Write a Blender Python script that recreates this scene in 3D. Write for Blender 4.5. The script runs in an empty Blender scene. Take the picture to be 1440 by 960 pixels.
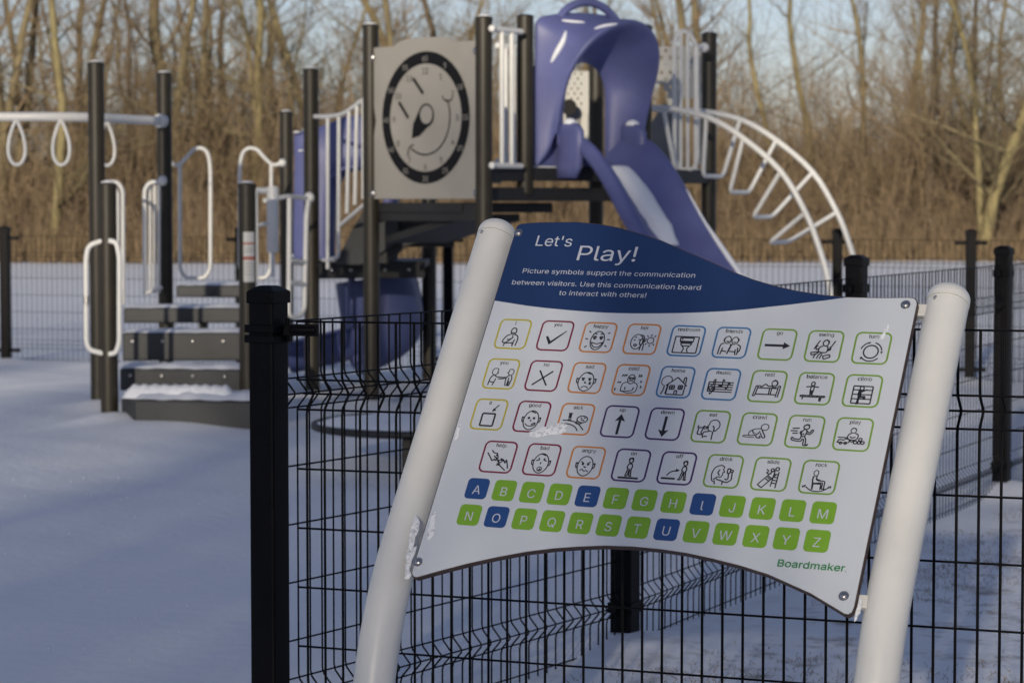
import bpy, bmesh, math, random
import numpy as np
from mathutils import Vector, Matrix
S = bpy.context.scene
COL = S.collection
RND = random.Random(11)
pi = math.pi

# ------------------------------------------------------------------ camera
FPX, CX, CY, EYE, PITCH = 3400.0, 720.0, 480.0, 1.43, math.atan(195 / 3400)
cd = bpy.data.cameras.new('camera')
cam = bpy.data.objects.new('camera', cd); COL.objects.link(cam)
cam.location = (0, 0, EYE); cam.rotation_euler = (pi / 2 - PITCH, 0, 0)
cd.sensor_width = 36; cd.lens = 85; cd.clip_start = 0.1; cd.clip_end = 3000
cd.dof.use_dof = True; cd.dof.focus_distance = 5.3; cd.dof.aperture_fstop = 7.6
S.camera = cam
# ------------------------------------------------------------------ sky, sun, exposure
SUN_EL, SUN_AZ = math.radians(13), math.radians(13)     # azimuth: how far left of straight behind the camera
sun_from = Vector((-math.sin(SUN_AZ) * math.cos(SUN_EL), -math.cos(SUN_AZ) * math.cos(SUN_EL), math.sin(SUN_EL)))
w = bpy.data.worlds.new('World'); S.world = w; w.use_nodes = True
nt = w.node_tree; bg = nt.nodes['Background']
sky = nt.nodes.new('ShaderNodeTexSky'); sky.sky_type = 'NISHITA'; sky.sun_disc = False
sky.sun_elevation = SUN_EL; sky.sun_rotation = math.atan2(sun_from.x, sun_from.y)
sky.air_density = 1.0; sky.dust_density = 0.4; sky.ozone_density = 3.0
hs = nt.nodes.new('ShaderNodeHueSaturation'); hs.inputs['Saturation'].default_value = 0.70      # thin winter haze pales the blue
tn = nt.nodes.new('ShaderNodeMix'); tn.data_type = 'RGBA'; tn.blend_type = 'MULTIPLY'; tn.inputs[0].default_value = 1; tn.inputs[7].default_value = (1.04, 0.975, 1.08, 1)
nt.links.new(sky.outputs[0], hs.inputs['Color']); nt.links.new(hs.outputs[0], tn.inputs[6]); nt.links.new(tn.outputs[2], bg.inputs[0]); bg.inputs[1].default_value = 0.085
sl = bpy.data.lights.new('sun', 'SUN'); sl.energy = 3.7; sl.angle = math.radians(0.9); sl.color = (1.0, 0.88, 0.69)
so = bpy.data.objects.new('sun', sl); COL.objects.link(so); so.rotation_euler = sun_from.to_track_quat('Z', 'Y').to_euler()
S.view_settings.view_transform = 'Standard'; S.view_settings.look = 'None'
S.view_settings.exposure = 0.30; S.view_settings.gamma = 1

# ------------------------------------------------------------------ measuring helpers
CP, SP = math.cos(PITCH), math.sin(PITCH)
def W(px, py, Y):
    """world point seen at photo pixel (px,py) that lies Y metres ahead"""
    a = (px - CX) / FPX; b = (CY - py) / FPX
    d = Vector((a, CP + b * SP, -SP + b * CP))
    return Vector((0, 0, EYE)) + d * (Y / d.y)
def XH(px, Y): return W(px, 285, Y).x

# ------------------------------------------------------------------ materials
def mat(name, col, rough=0.5, metal=0.0, var=0.0, vscale=8.0, bump=0.0, bscale=60.0, spec=0.5, col2=None, coat=0.0, stretch=None):
    m = bpy.data.materials.new(name); m.use_nodes = True
    n = m.node_tree; b = n.nodes['Principled BSDF']
    b.inputs['Base Color'].default_value = (*col, 1); b.inputs['Roughness'].default_value = rough
    b.inputs['Metallic'].default_value = metal; b.inputs['Specular IOR Level'].default_value = spec
    b.inputs['Coat Weight'].default_value = coat
    tc = n.nodes.new('ShaderNodeTexCoord'); src = tc.outputs['Object']
    if stretch:
        mp = n.nodes.new('ShaderNodeMapping'); mp.inputs['Scale'].default_value = stretch
        n.links.new(src, mp.inputs[0]); src = mp.outputs[0]
    if var or col2:
        t = n.nodes.new('ShaderNodeTexNoise'); t.inputs['Scale'].default_value = vscale; t.inputs['Detail'].default_value = 6
        n.links.new(src, t.inputs['Vector'])
        r = n.nodes.new('ShaderNodeValToRGB'); r.color_ramp.elements[0].position = 0.35; r.color_ramp.elements[1].position = 0.65
        c2 = col2 or tuple(min(1, c * (1 + var)) for c in col)
        r.color_ramp.elements[0].color = (*[c * (1 - var) for c in col], 1); r.color_ramp.elements[1].color = (*c2, 1)
        n.links.new(t.outputs[0], r.inputs[0]); n.links.new(r.outputs[0], b.inputs['Base Color'])
    if bump:
        t = n.nodes.new('ShaderNodeTexNoise'); t.inputs['Scale'].default_value = bscale; t.inputs['Detail'].default_value = 5
        n.links.new(src, t.inputs['Vector'])
        bp = n.nodes.new('ShaderNodeBump'); bp.inputs['Strength'].default_value = bump; bp.inputs['Distance'].default_value = 0.01
        n.links.new(t.outputs[0], bp.inputs['Height']); n.links.new(bp.outputs[0], b.inputs['Normal'])
    return m
def s2l(r, g, b, k=1.0):
    return tuple(min(0.95, (c / 255 / 12.92 if c / 255 <= 0.04045 else ((c / 255 + 0.055) / 1.055) ** 2.4) * k) for c in (r, g, b))
K = 1.0
M = {}
M['white_pipe'] = mat('white powder coated pipe', (0.67, 0.665, 0.64), 0.34, var=0.045, vscale=5, bump=0.05, bscale=300)
M['white_tube'] = mat('white play tube', (0.66, 0.66, 0.64), 0.35, var=0.04, vscale=10)
M['board'] = mat('printed laminate', (0.575, 0.61, 0.66), 0.28, var=0.02, vscale=3, bump=0.02, bscale=40)
M['laminate_edge'] = mat('brown laminate edge', (0.055, 0.035, 0.03), 0.55, var=0.2, vscale=40)
M['blue_header'] = mat('dark blue print', s2l(30, 52, 94, 1.05), 0.26, var=0.03, vscale=4)
M['print_white'] = mat('white print', (0.52, 0.545, 0.62), 0.35)
M['ink'] = mat('black print', (0.016, 0.016, 0.024), 0.4)
M['steel'] = mat('stainless steel', (0.55, 0.53, 0.5), 0.28, metal=1.0, bump=0.1, bscale=400)
M['post_black'] = mat('black fence paint', (0.003, 0.003, 0.0045), 0.5, spec=0.10, var=0.25, vscale=20, bump=0.08, bscale=200)
M['wire_black'] = mat('black coated wire', (0.003, 0.003, 0.004), 0.5, spec=0.12)
M['bronze'] = mat('dark bronze powder coat', (0.024, 0.0195, 0.012), 0.46, var=0.12, vscale=9, bump=0.05, bscale=300, spec=0.4)
M['deck'] = mat('dark grey coated steel', (0.014, 0.0145, 0.016), 0.6, var=0.12, vscale=8, bump=0.2, bscale=120)
M['riser'] = mat('charcoal plastic riser', (0.036, 0.038, 0.041), 0.6, var=0.1, vscale=5, bump=0.2, bscale=120)
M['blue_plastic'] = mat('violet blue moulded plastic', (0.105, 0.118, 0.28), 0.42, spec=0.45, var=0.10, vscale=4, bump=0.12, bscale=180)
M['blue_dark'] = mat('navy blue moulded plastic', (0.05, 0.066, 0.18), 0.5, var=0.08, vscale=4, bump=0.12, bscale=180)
M['panel_tan'] = mat('greige plastic panel', (0.275, 0.262, 0.238), 0.5, var=0.05, vscale=3, bump=0.05, bscale=100)
M['panel_white'] = mat('off white perforated sheet', (0.42, 0.41, 0.38), 0.5, var=0.05, vscale=3)
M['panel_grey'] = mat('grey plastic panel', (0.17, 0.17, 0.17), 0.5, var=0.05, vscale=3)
M['panel_black'] = mat('black engraved layer', (0.006, 0.006, 0.007), 0.6, spec=0.2)
M['decal'] = mat('white decal', (0.5, 0.5, 0.48), 0.5)
M['decal_red'] = mat('red print', (0.35, 0.08, 0.05), 0.5)
M['bark'] = mat('bark', (0.17, 0.14, 0.078), 0.9, var=0.35, vscale=3, stretch=(4, 4, .6), bump=0.6, bscale=12)
M['bark_pale'] = mat('pale yellow bark', (0.21, 0.175, 0.085), 0.9, var=0.3, vscale=3, stretch=(4, 4, .6), bump=0.6, bscale=12)
M['bark_dark'] = mat('dark bark', (0.09, 0.068, 0.045), 0.9, var=0.35, vscale=3, stretch=(4, 4, .6), bump=0.6, bscale=12)
M['twig'] = mat('brown twigs', (0.20, 0.145, 0.09), 0.9, col2=(0.30, 0.22, 0.13), var=0.3, vscale=1.2)
M['twig_red'] = mat('reddish dry brush', (0.17, 0.12, 0.075), 0.9, col2=(0.26, 0.19, 0.12), var=0.3, vscale=.8)
M['grass_dry'] = mat('dry grass', (0.21, 0.15, 0.085), 0.9, var=0.3, vscale=5)
M['green_logo'] = mat('green logo print', s2l(52, 130, 80, K), 0.3)
for nm, c in dict(yellow=(182, 172, 52), maroon=(120, 28, 58), orange=(196, 128, 66), blue=(62, 116, 166), green=(118, 156, 60), purple=(66, 38, 98)).items():
    M['ring_' + nm] = mat(nm + ' print', s2l(*c, K), 0.3)
M['tile_green'] = mat('leaf green print', s2l(120, 166, 48, K), 0.28)
M['tile_blue'] = mat('mid blue print', s2l(40, 74, 130, K), 0.28)

def snow_mat(name, ground=False):
    m = bpy.data.materials.new(name); m.use_nodes = True
    n = m.node_tree; L = n.links; b = n.nodes['Principled BSDF']
    b.inputs['Roughness'].default_value = 0.55; b.inputs['Specular IOR Level'].default_value = 0.3
    tc = n.nodes.new('ShaderNodeTexCoord')
    base = n.nodes.new('ShaderNodeMix'); base.data_type = 'RGBA'
    base.inputs[6].default_value = (0.80, 0.82, 0.86, 1); base.inputs[7].default_value = (0.17, 0.12, 0.075, 1)
    base.inputs[0].default_value = 0.0
    if ground:
        # bare dead grass shows through the thin snow right of the fence line; the mask is a patchy stain in the ground itself
        sep = n.nodes.new('ShaderNodeSeparateXYZ'); L.new(tc.outputs['Object'], sep.inputs[0])
        # distance to the right of the fence line  d = 0.876*(x+0.62) - 0.482*(y-6.15)
        a = n.nodes.new('ShaderNodeMath'); a.operation = 'MULTIPLY_ADD'; a.inputs[1].default_value = 0.876; a.inputs[2].default_value = 0.543 + 2.964
        L.new(sep.outputs[0], a.inputs[0])
        c = n.nodes.new('ShaderNodeMath'); c.operation = 'MULTIPLY_ADD'; c.inputs[1].default_value = -0.482
        L.new(sep.outputs[1], c.inputs[0]); L.new(a.outputs[0], c.inputs[2])
        r0 = n.nodes.new('ShaderNodeMapRange'); r0.inputs[1].default_value = 0.05; r0.inputs[2].default_value = 0.6; L.new(c.outputs[0], r0.inputs[0])
        t = n.nodes.new('ShaderNodeTexNoise'); t.inputs['Scale'].default_value = 6; t.inputs['Detail'].default_value = 9; t.inputs['Roughness'].default_value = 0.68
        L.new(tc.outputs['Object'], t.inputs['Vector'])
        r1 = n.nodes.new('ShaderNodeMapRange'); r1.inputs[1].default_value = 0.51; r1.inputs[2].default_value = 0.66; L.new(t.outputs[0], r1.inputs[0])
        mu = n.nodes.new('ShaderNodeMath'); mu.operation = 'MULTIPLY'; L.new(r0.outputs[0], mu.inputs[0]); L.new(r1.outputs[0], mu.inputs[1])
        mu2 = n.nodes.new('ShaderNodeMath'); mu2.operation = 'MULTIPLY'; mu2.inputs[1].default_value = 0.75; L.new(mu.outputs[0], mu2.inputs[0])
        L.new(mu2.outputs[0], base.inputs[0])
    L.new(base.outputs[2], b.inputs['Base Color'])
    t1 = n.nodes.new('ShaderNodeTexNoise'); t1.inputs['Scale'].default_value = 14 if ground else 25; t1.inputs['Detail'].default_value = 8
    L.new(tc.outputs['Object'], t1.inputs['Vector'])
    bp = n.nodes.new('ShaderNodeBump'); bp.inputs['Strength'].default_value = 0.5; bp.inputs['Distance'].default_value = 0.014
    L.new(t1.outputs[0], bp.inputs['Height']); L.new(bp.outputs[0], b.inputs['Normal'])
    return m
def frost_mat():
    m = snow_mat('crumbling frost'); n = m.node_tree; b = n.nodes['Principled BSDF']; b.inputs['Base Color'].default_value = (.74, .76, .8, 1)
    tc = n.nodes.new('ShaderNodeTexCoord'); t = n.nodes.new('ShaderNodeTexNoise'); t.inputs['Scale'].default_value = 110; t.inputs['Detail'].default_value = 4
    n.links.new(tc.outputs['Object'], t.inputs['Vector']); r = n.nodes.new('ShaderNodeMapRange'); r.inputs[1].default_value = .18; r.inputs[2].default_value = .5
    n.links.new(t.outputs[0], r.inputs[0]); n.links.new(r.outputs[0], b.inputs['Alpha']); return m
M['frost'] = frost_mat()
M['snow_ground'] = snow_mat('snow on the ground', True)
M['snow'] = snow_mat('settled snow')

# ------------------------------------------------------------------ mesh builder
class MB:
    def __init__(s): s.v = []; s.f = []
    def add(s, vs, fs):
        k = len(s.v); s.v += [tuple(v) for v in vs]; s.f += [tuple(i + k for i in f) for f in fs]; return s
    def box(s, c, size, rz=0.0, R=None):
        R = R or Matrix.Rotation(rz, 3, 'Z'); c = Vector(c); x, y, z = [q / 2 for q in size]
        vs = [c + R @ Vector((i * x, j * y, k * z)) for i in (-1, 1) for j in (-1, 1) for k in (-1, 1)]
        return s.add(vs, [(0, 1, 3, 2), (4, 6, 7, 5), (0, 4, 5, 1), (2, 3, 7, 6), (0, 2, 6, 4), (1, 5, 7, 3)])
    def tube(s, pts, r, n=10, closed=False, caps=True):
        pts = [Vector(p) for p in pts]; N = len(pts); rs = r if isinstance(r, (list, tuple)) else [r] * N
        tg = []
        for i in range(N):
            a = pts[i - 1] if (i > 0 or closed) else pts[i]; b = pts[(i + 1) % N] if (i < N - 1 or closed) else pts[i]
            tg.append((b - a).normalized())
        up = Vector((0, 0, 1)) if abs(tg[0].z) < 0.9 else Vector((1, 0, 0))
        nn = (up - tg[0] * up.dot(tg[0])).normalized(); vs = []
        for i in range(N):
            nn = (nn - tg[i] * nn.dot(tg[i])).normalized(); bb = tg[i].cross(nn)
            for k in range(n):
                t = 2 * pi * k / n; vs.append(pts[i] + (nn * math.cos(t) + bb * math.sin(t)) * rs[i])
        fs = [(i * n + k, i * n + (k + 1) % n, ((i + 1) % N) * n + (k + 1) % n, ((i + 1) % N) * n + k) for i in range(N if closed else N - 1) for k in range(n)]
        if caps and not closed: fs += [tuple(range(n - 1, -1, -1)), tuple((N - 1) * n + k for k in range(n))]
        return s.add(vs, fs)
    def cyl(s, a, b, r, n=16): return s.tube([a, b], r, n)
    def grid(s, P, thick=None):
        """P: rows of points; optional thickness vector makes it a closed slab"""
        nr, nc = len(P), len(P[0]); vs = [Vector(p) for row in P for p in row]
        fs = [(i * nc + j, i * nc + j + 1, (i + 1) * nc + j + 1, (i + 1) * nc + j) for i in range(nr - 1) for j in range(nc - 1)]
        return s.add(vs, fs)
    def prism(s, poly, ext):
        """poly: 3D outline; ext: extrusion vector"""
        n = len(poly); a = [Vector(p) for p in poly]; b = [p + Vector(ext) for p in a]
        return s.add(a + b, [tuple(range(n)), tuple(range(2 * n - 1, n - 1, -1))] + [(i, i + n, (i + 1) % n + n, (i + 1) % n) for i in range(n)])
    def dome(s, c, r, axis, n=14, m=5, h=1.0):
        axis = Vector(axis).normalized(); t = axis.orthogonal().normalized(); b = axis.cross(t); c = Vector(c); vs = []
        for i in range(m):
            a = pi / 2 * i / m
            for k in range(n):
                q = 2 * pi * k / n; vs.append(c + (t * math.cos(q) + b * math.sin(q)) * r * math.cos(a) + axis * r * h * math.sin(a))
        vs.append(c + axis * r * h)
        fs = [(i * n + k, i * n + (k + 1) % n, (i + 1) * n + (k + 1) % n, (i + 1) * n + k) for i in range(m - 1) for k in range(n)]
        fs += [((m - 1) * n + k, (m - 1) * n + (k + 1) % n, m * n) for k in range(n)] + [tuple(range(n - 1, -1, -1))]
        return s.add(vs, fs)
    def build(s, name, m, parent=None, smooth=False, bevel=0.0, solid=0.0, sub=0, label=None, kind=None, fixn=True):
        o0 = origin(parent); me = bpy.data.meshes.new(name)
        me.from_pydata([(v[0] - o0[0], v[1] - o0[1], v[2] - o0[2]) for v in s.v], [], s.f); me.update()
        if fixn:
            bm = bmesh.new(); bm.from_mesh(me); bmesh.ops.recalc_face_normals(bm, faces=bm.faces); bm.to_mesh(me); bm.free()
        me.materials.append(m)
        if smooth:
            me.shade_smooth()
            if smooth != 'all':
                try: me.set_sharp_from_angle(angle=math.radians(40))
                except Exception: pass
        o = bpy.data.objects.new(name, me); COL.objects.link(o)
        if parent: o.parent = parent
        if solid:
            q = o.modifiers.new('solid', 'SOLIDIFY'); q.thickness = solid; q.offset = 0
        if bevel:
            q = o.modifiers.new('bevel', 'BEVEL'); q.width = bevel; q.segments = 2; q.limit_method = 'ANGLE'
        if sub:
            q = o.modifiers.new('sub', 'SUBSURF'); q.levels = sub; q.render_levels = sub
        if label: o['label'] = label
        if kind: o['kind'] = kind
        return o
def origin(o):
    v = Vector((0, 0, 0))
    while o: v = v + o.location; o = o.parent
    return v
def thing(name, label, cat, loc=(0, 0, 0), group=None):
    o = bpy.data.objects.new(name, None); COL.objects.link(o); o.location = loc; o.empty_display_size = 0.1
    return tag(o, label, cat, group)
def tag(o, label, cat, group=None):
    o['label'] = label; o['category'] = cat
    if group: o['group'] = group
    return o
def smoothp(pts, k=6, closed=False):
    P = [np.array(p, float) for p in pts]; n = len(P); out = []
    for i in range(n if closed else n - 1):
        if closed: a, b, c, d = P[i - 1], P[i], P[(i + 1) % n], P[(i + 2) % n]
        else: a, b, c, d = P[max(i - 1, 0)], P[i], P[i + 1], P[min(i + 2, n - 1)]
        for j in range(k):
            t = j / k
            out.append(.5 * ((2 * b) + (c - a) * t + (2 * a - 5 * b + 4 * c - d) * t * t + (3 * b - a - 3 * c + d) * t ** 3))
    if not closed: out.append(P[-1])
    return out
def fillet(pts, r=0.06, k=5):
    """rounds the corners of a bent tube's axis"""
    pts = [Vector(p) for p in pts]; out = [pts[0]]
    for a, b, c in zip(pts, pts[1:], pts[2:]):
        d1 = (a - b); d2 = (c - b); q = min(r, d1.length * .45, d2.length * .45); p1 = b + d1.normalized() * q; p2 = b + d2.normalized() * q
        for j in range(k + 1):
            t = j / k; out.append(p1 * (1 - t) ** 2 + b * 2 * t * (1 - t) + p2 * t * t)
    return out + [pts[-1]]

# ------------------------------------------------------------------ snowy ground, one sheet to the horizon
POSTS_BASE = []   # filled with (x, y, radius) of things that stand in the snow, for drifts
def ground_h(x, y):
    h = 0.018 * np.sin(x * 1.3 + y * .45 + 1) * np.sin(y * .62 - x * .21) + 0.012 * np.sin(x * 2.9 - y * 1.1) + 0.009 * np.sin(y * 2.3 + x * .6 + 2)
    h += 0.006 * np.sin(x * 6.1 + 1.3 * np.sin(y * 3.1)) * np.sin(y * 5.3)
    far = np.clip((y - 30) / 40, 0, 1)
    h += far * .05 * np.sin(x * .21 + y * .1)
    return h
xs = np.unique(np.concatenate([np.arange(-7, 7.01, .09), np.linspace(-40, 40, 70), np.linspace(-600, 600, 40)]))
ys = np.unique(np.concatenate([np.arange(4, 24, .09), np.linspace(-40, 80, 90), np.linspace(-400, 1500, 60)]))
GX, GY = np.meshgrid(xs, ys); GZ = ground_h(GX, GY)
DRIFTS = [(-2.62, 15.6, .16, .05), (-2.85, 16.85, .16, .04), (-1.5, 18.1, .18, .04), (-1.0, 17.2, .2, .05), (.36, 7.66, .16, .05), (1.39, 9.77, .16, .05),
          (2.41, 11.85, .18, .07), (-4.57, 21.8, .2, .05), (3.64, 19.2, .2, .06), (-1.9, 15.75, .35, .04), (-2.3, 15.3, .4, .02), (-.6, 7.0, .3, .015)]
for (a, b, r, hh) in DRIFTS: GZ = GZ + hh * np.exp(-((GX - a) ** 2 + (GY - b) ** 2) / (2 * r * r))
gv = np.stack([GX, GY, GZ], -1).reshape(-1, 3); nr, nc = GX.shape
idx = np.arange(nr * nc).reshape(nr, nc)
gf = np.stack([idx[:-1, :-1], idx[:-1, 1:], idx[1:, 1:], idx[1:, :-1]], -1).reshape(-1, 4)
me = bpy.data.meshes.new('snowy_ground'); me.from_pydata(gv.tolist(), [], gf.tolist()); me.shade_smooth(); me.materials.append(M['snow_ground'])
g = bpy.data.objects.new('snowy_ground', me); COL.objects.link(g); g['kind'] = 'structure'

def np_object(name, verts, faces, m, parent=None, kind=None, smooth=True):
    me = bpy.data.meshes.new(name); nv, nf, k = len(verts), len(faces), faces.shape[1]
    me.vertices.add(nv); me.vertices.foreach_set('co', verts.astype(np.float32).ravel())
    me.loops.add(nf * k); me.loops.foreach_set('vertex_index', faces.astype(np.int32).ravel())
    me.polygons.add(nf); me.polygons.foreach_set('loop_start', np.arange(0, nf * k, k, dtype=np.int32)); me.polygons.foreach_set('loop_total', np.full(nf, k, dtype=np.int32))
    me.update(calc_edges=True)
    if smooth: me.shade_smooth()
    me.materials.append(m)
    o = bpy.data.objects.new(name, me); COL.objects.link(o)
    if parent: o.parent = parent
    if kind: o['kind'] = kind
    return o
def sticks(P0, P1, R0, R1, n=3):
    """many tapered n-sided sticks at once"""
    d = P1 - P0; L = np.linalg.norm(d, axis=1, keepdims=True); d = d / np.maximum(L, 1e-6)
    ref = np.where(np.abs(d[:, 2:3]) > .9, np.array([[1., 0, 0]]), np.array([[0, 0, 1.]])); u = np.cross(d, ref); u /= np.linalg.norm(u, axis=1, keepdims=True); v = np.cross(d, u)
    N = len(P0); V = np.zeros((N, 2 * n, 3))
    for k in range(n):
        a = 2 * pi * k / n; e = u * math.cos(a) + v * math.sin(a)
        V[:, k] = P0 + e * R0[:, None]; V[:, n + k] = P1 + e * R1[:, None]
    F = np.zeros((N, n, 4), int); base = (np.arange(N) * 2 * n)[:, None]
    for k in range(n):
        F[:, k] = base + np.array([[k, (k + 1) % n, n + (k + 1) % n, n + k]])
    return V.reshape(-1, 3), F.reshape(-1, 4)

# ------------------------------------------------------------------ bare trees
def grow(seed, H=11.0, r0=.17, lean=(0, 0), fork=2, density=1.0):
    R = random.Random(seed); trunk = []; limbs = []; twigs = []
    def walk(p, d, L, r, lvl, out):
        n = max(3, int(L / (0.55 if lvl < 2 else .3))); step = L / n; pts = []
        for i in range(n):
            t = i / n; r1 = r * (1 - .72 * t); r2 = r * (1 - .72 * (i + 1) / n)
            wob = (.075, .17, .26, .32)[min(lvl, 3)]
            d = (d + Vector((R.gauss(0, wob), R.gauss(0, wob), R.gauss(0.03, wob * .6)))).normalized()
            if lvl == 0: d = (d + Vector((0, 0, .06))).normalized()
            q = p + d * step; out.append((p, q, r1, r2)); pts.append((p, d, r1, t)); p = q
        return pts
    def branch(p, d, L, r, lvl):
        pts = walk(p, d, L, r, lvl, limbs if lvl < 2 else twigs)
        if lvl >= 3: return
        nk = (0, 7, 6, 0)[lvl]
        for _ in range(int(nk * density * R.uniform(.7, 1.3))):
            q, dd, rr, t = R.choice(pts[len(pts) // 4:]); a = R.uniform(0, 2 * pi); side = Vector((math.cos(a), math.sin(a), R.uniform(.1, .9)))
            nd = (dd * R.uniform(.5, 1.1) + side * .75).normalized()
            branch(q, nd, L * R.uniform(.35, .6), max(rr * .45, .0045), lvl + 1)
    starts = [(Vector((0, 0, -.1)), Vector((lean[0], lean[1], 1)).normalized(), H, r0)]
    if fork > 1:
        for k in range(fork - 1):
            a = R.uniform(0, 2 * pi); starts.append((Vector((R.uniform(-.04, .04), R.uniform(-.04, .04), R.uniform(-.1, .25))), Vector((math.cos(a) * R.uniform(.04, .15), math.sin(a) * .12, 1)).normalized(), H * R.uniform(.6, .9), r0 * .65))
    for (p, d, L, r) in starts:
        pts = walk(p, d, L, r, 0, trunk)
        for _ in range(int(17 * density)):
            q, dd, rr, t = R.choice(pts[len(pts) // 6:]); a = R.uniform(0, 2 * pi)
            nd = (dd * R.uniform(.1, .7) + Vector((math.cos(a), math.sin(a), R.uniform(-.1, .7)))).normalized()
            branch(q, nd, L * (1 - t * .6) * R.uniform(.22, .46), max(rr * .34, .010), 1)
    return trunk, limbs, twigs
def seg_arrays(segs):
    return (np.array([s[0] for s in segs], float), np.array([s[1] for s in segs], float), np.array([s[2] for s in segs]), np.array([s[3] for s in segs]))
TREES = []
def make_tree(seed, bark, H, r0, lean=(0, 0), fork=1, density=1.0):
    tr, li, tw = grow(seed, H, r0, lean, fork, density)
    t = bpy.data.objects.new('bare_tree', None); COL.objects.link(t)
    v, f = sticks(*seg_arrays(tr), n=7); np_object('trunk', v, f, M[bark], t)
    a, b, r, s = seg_arrays(li + tw); v, f = sticks(a, b, r, s, n=3); np_object('crown', v, f, M['twig' if bark != 'bark_pale' else 'bark'], t)
    return t
def copy_tree(o, loc, rz, sc):
    c = o.copy(); COL.objects.link(c)
    for ch in o.children:
        d = ch.copy(); COL.objects.link(d); d.parent = c
    c.location = loc; c.rotation_euler = (0, 0, rz); c.scale = (sc, sc, sc); return c
protos = [make_tree(1, 'bark', 11, .16, (.03, 0), 1), make_tree(2, 'bark_pale', 12, .17, (-.03, 0), 2), make_tree(3, 'bark_dark', 11, .14, (.06, 0), 1),
          make_tree(4, 'bark', 10, .12, (-.04, 0), 2, .9), make_tree(5, 'bark_pale', 9, .12, (.05, 0), 1, .9), make_tree(6, 'bark', 12, .22, (0, 0), 3), make_tree(7, 'bark_dark', 9, .10, (-.06, 0), 2)]
used = set()
def place_tree(k, px, Y, rz, sc, label, group=None):
    loc = (XH(px, Y), Y, 0)
    if k not in used:
        used.add(k); o = protos[k]; o.location = loc; o.rotation_euler = (0, 0, rz); o.scale = (sc, sc, sc)
    else: o = copy_tree(protos[k], loc, rz, sc)
    return tag(o, label, 'tree', group)
place_tree(1, 352, 66, 1.9, 1.0, 'thick pale forked tree behind the curved handrails left of the clock panel')
place_tree(5, 235, 68, 1.2, 1.1, 'large grey-brown tree behind the rear post of the ring ladder')
place_tree(4, 72, 62, 2.0, 1.25, 'straight pale slim tree rising above the ring beam at the far left')
place_tree(0, 108, 70, .9, 1.05, 'slim brown tree just left of the ring ladder posts')
place_tree(2, 640, 72, 4.0, 1.1, 'dark slender tree above the clock panel, left of the slide tower')
place_tree(0, 560, 66, 3.3, 1.0, 'brown tree rising behind the left edge of the clock panel')
place_tree(1, 1385, 60, 2.6, 1.0, 'pale yellow tree forking near the ground above the right fence post')
place_tree(6, 1302, 64, 3.9, 1.2, 'dark tree with leaning stems between the climber and the right edge')
place_tree(3, 1212, 66, 5.0, 1.0, 'thin brown tree with forked stems above the foot of the arch climber')
place_tree(4, 1085, 68, 1.0, 1.0, 'slim pale tree seen through the rungs of the arch climber')
place_tree(5, 975, 76, 4.4, 1.0, 'big grey-brown tree behind the white loop rail')
place_tree(1, 468, 74, 5.6, .95, 'pale forked tree above the sloping bridge rail')
for i in range(32):
    Y = RND.uniform(66, 96); hw = .212 * Y + 3; x = RND.uniform(-hw, hw)
    place_tree(RND.choice([0, 1, 2, 3, 4, 5, 6]), CX + x * FPX / Y, Y, RND.uniform(0, 6.28), RND.uniform(.8, 1.15), 'bare brown tree standing deep in the woodland beyond the snowy field', 'bare trees of the woodland beyond the field')

# a stand of bare trees on the sun's side, behind the photographer: their shadow lies over the playground
side = Vector((math.cos(SUN_AZ), -math.sin(SUN_AZ), 0)); back = Vector((-math.sin(SUN_AZ), -math.cos(SUN_AZ), 0))
RND = random.Random(7)
for i in range(46):
    q = back * RND.uniform(30, 54) + side * (-26 + 52 * (i + RND.random()) / 46)
    c = copy_tree(protos[i % 7], (q.x, q.y, 0), RND.uniform(0, 6.28), RND.uniform(1.42, 1.78))
    tag(c, 'tall bare tree on the near side of the playground, outside the picture', 'tree', 'bare trees on the near side of the playground')
RND = random.Random(5)
for i in range(10):  # extra unseen small trees, added to cut the sun on the near ground
    q = back * RND.uniform(13, 20) + side * (-6 + 12.5 * (i + RND.random()) / 10)
    c = copy_tree(protos[(0, 3, 4, 6)[i % 4]], (q.x, q.y, 0), RND.uniform(0, 6.28), RND.uniform(.62, .85))
    tag(c, 'small unseen bare tree added to shade the near ground', 'tree', 'bare trees on the near side of the playground')
# brush and saplings of the woodland edge: nobody could count them
nrng = np.random.default_rng(5)
def brush(name, N, y0, y1, hmin, hmax, r, m, sub=5, spread=.35, xw=None):
    Y = nrng.uniform(y0, y1, N); X = nrng.uniform(-1, 1, N) * (.212 * Y + 4)
    clump = .6 + .4 * np.sin(X * .55 + Y * .13) * np.sin(X * .23 + 2)
    H = nrng.uniform(hmin, hmax, N) * (.62 + .38 * clump) * (1 + .25 * nrng.standard_normal(N)).clip(.4, 1.6)
    P0 = np.stack([X, Y, np.zeros(N)], 1); lean = nrng.normal(0, .24, (N, 2)); P1 = P0 + np.stack([lean[:, 0] * H, lean[:, 1] * H, H], 1)
    A = [P0]; B = [P1]; R0 = [np.full(N, r) * nrng.uniform(.6, 1.6, N)]; R1 = [R0[0] * .35]
    for _ in range(sub):
        t = nrng.uniform(.15, .95, (N, 1)); q = P0 + (P1 - P0) * t
        e = nrng.normal(0, 1, (N, 3)) * [1, 1, .5] + [0, 0, .9]; e /= np.linalg.norm(e, axis=1, keepdims=True)
        L = (H * nrng.uniform(.15, spread, N))[:, None]
        A.append(q); B.append(q + e * L); R0.append(np.full(N, r * .55)); R1.append(np.full(N, r * .25))
    v, f = sticks(np.concatenate(A), np.concatenate(B), np.concatenate(R0), np.concatenate(R1), 3)
    o = np_object(name, v, f, m, kind='stuff'); return o
b1 = brush('woodland_brush', 12000, 62, 95, 1.2, 4.4, .016, M['twig'], 6)
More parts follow.
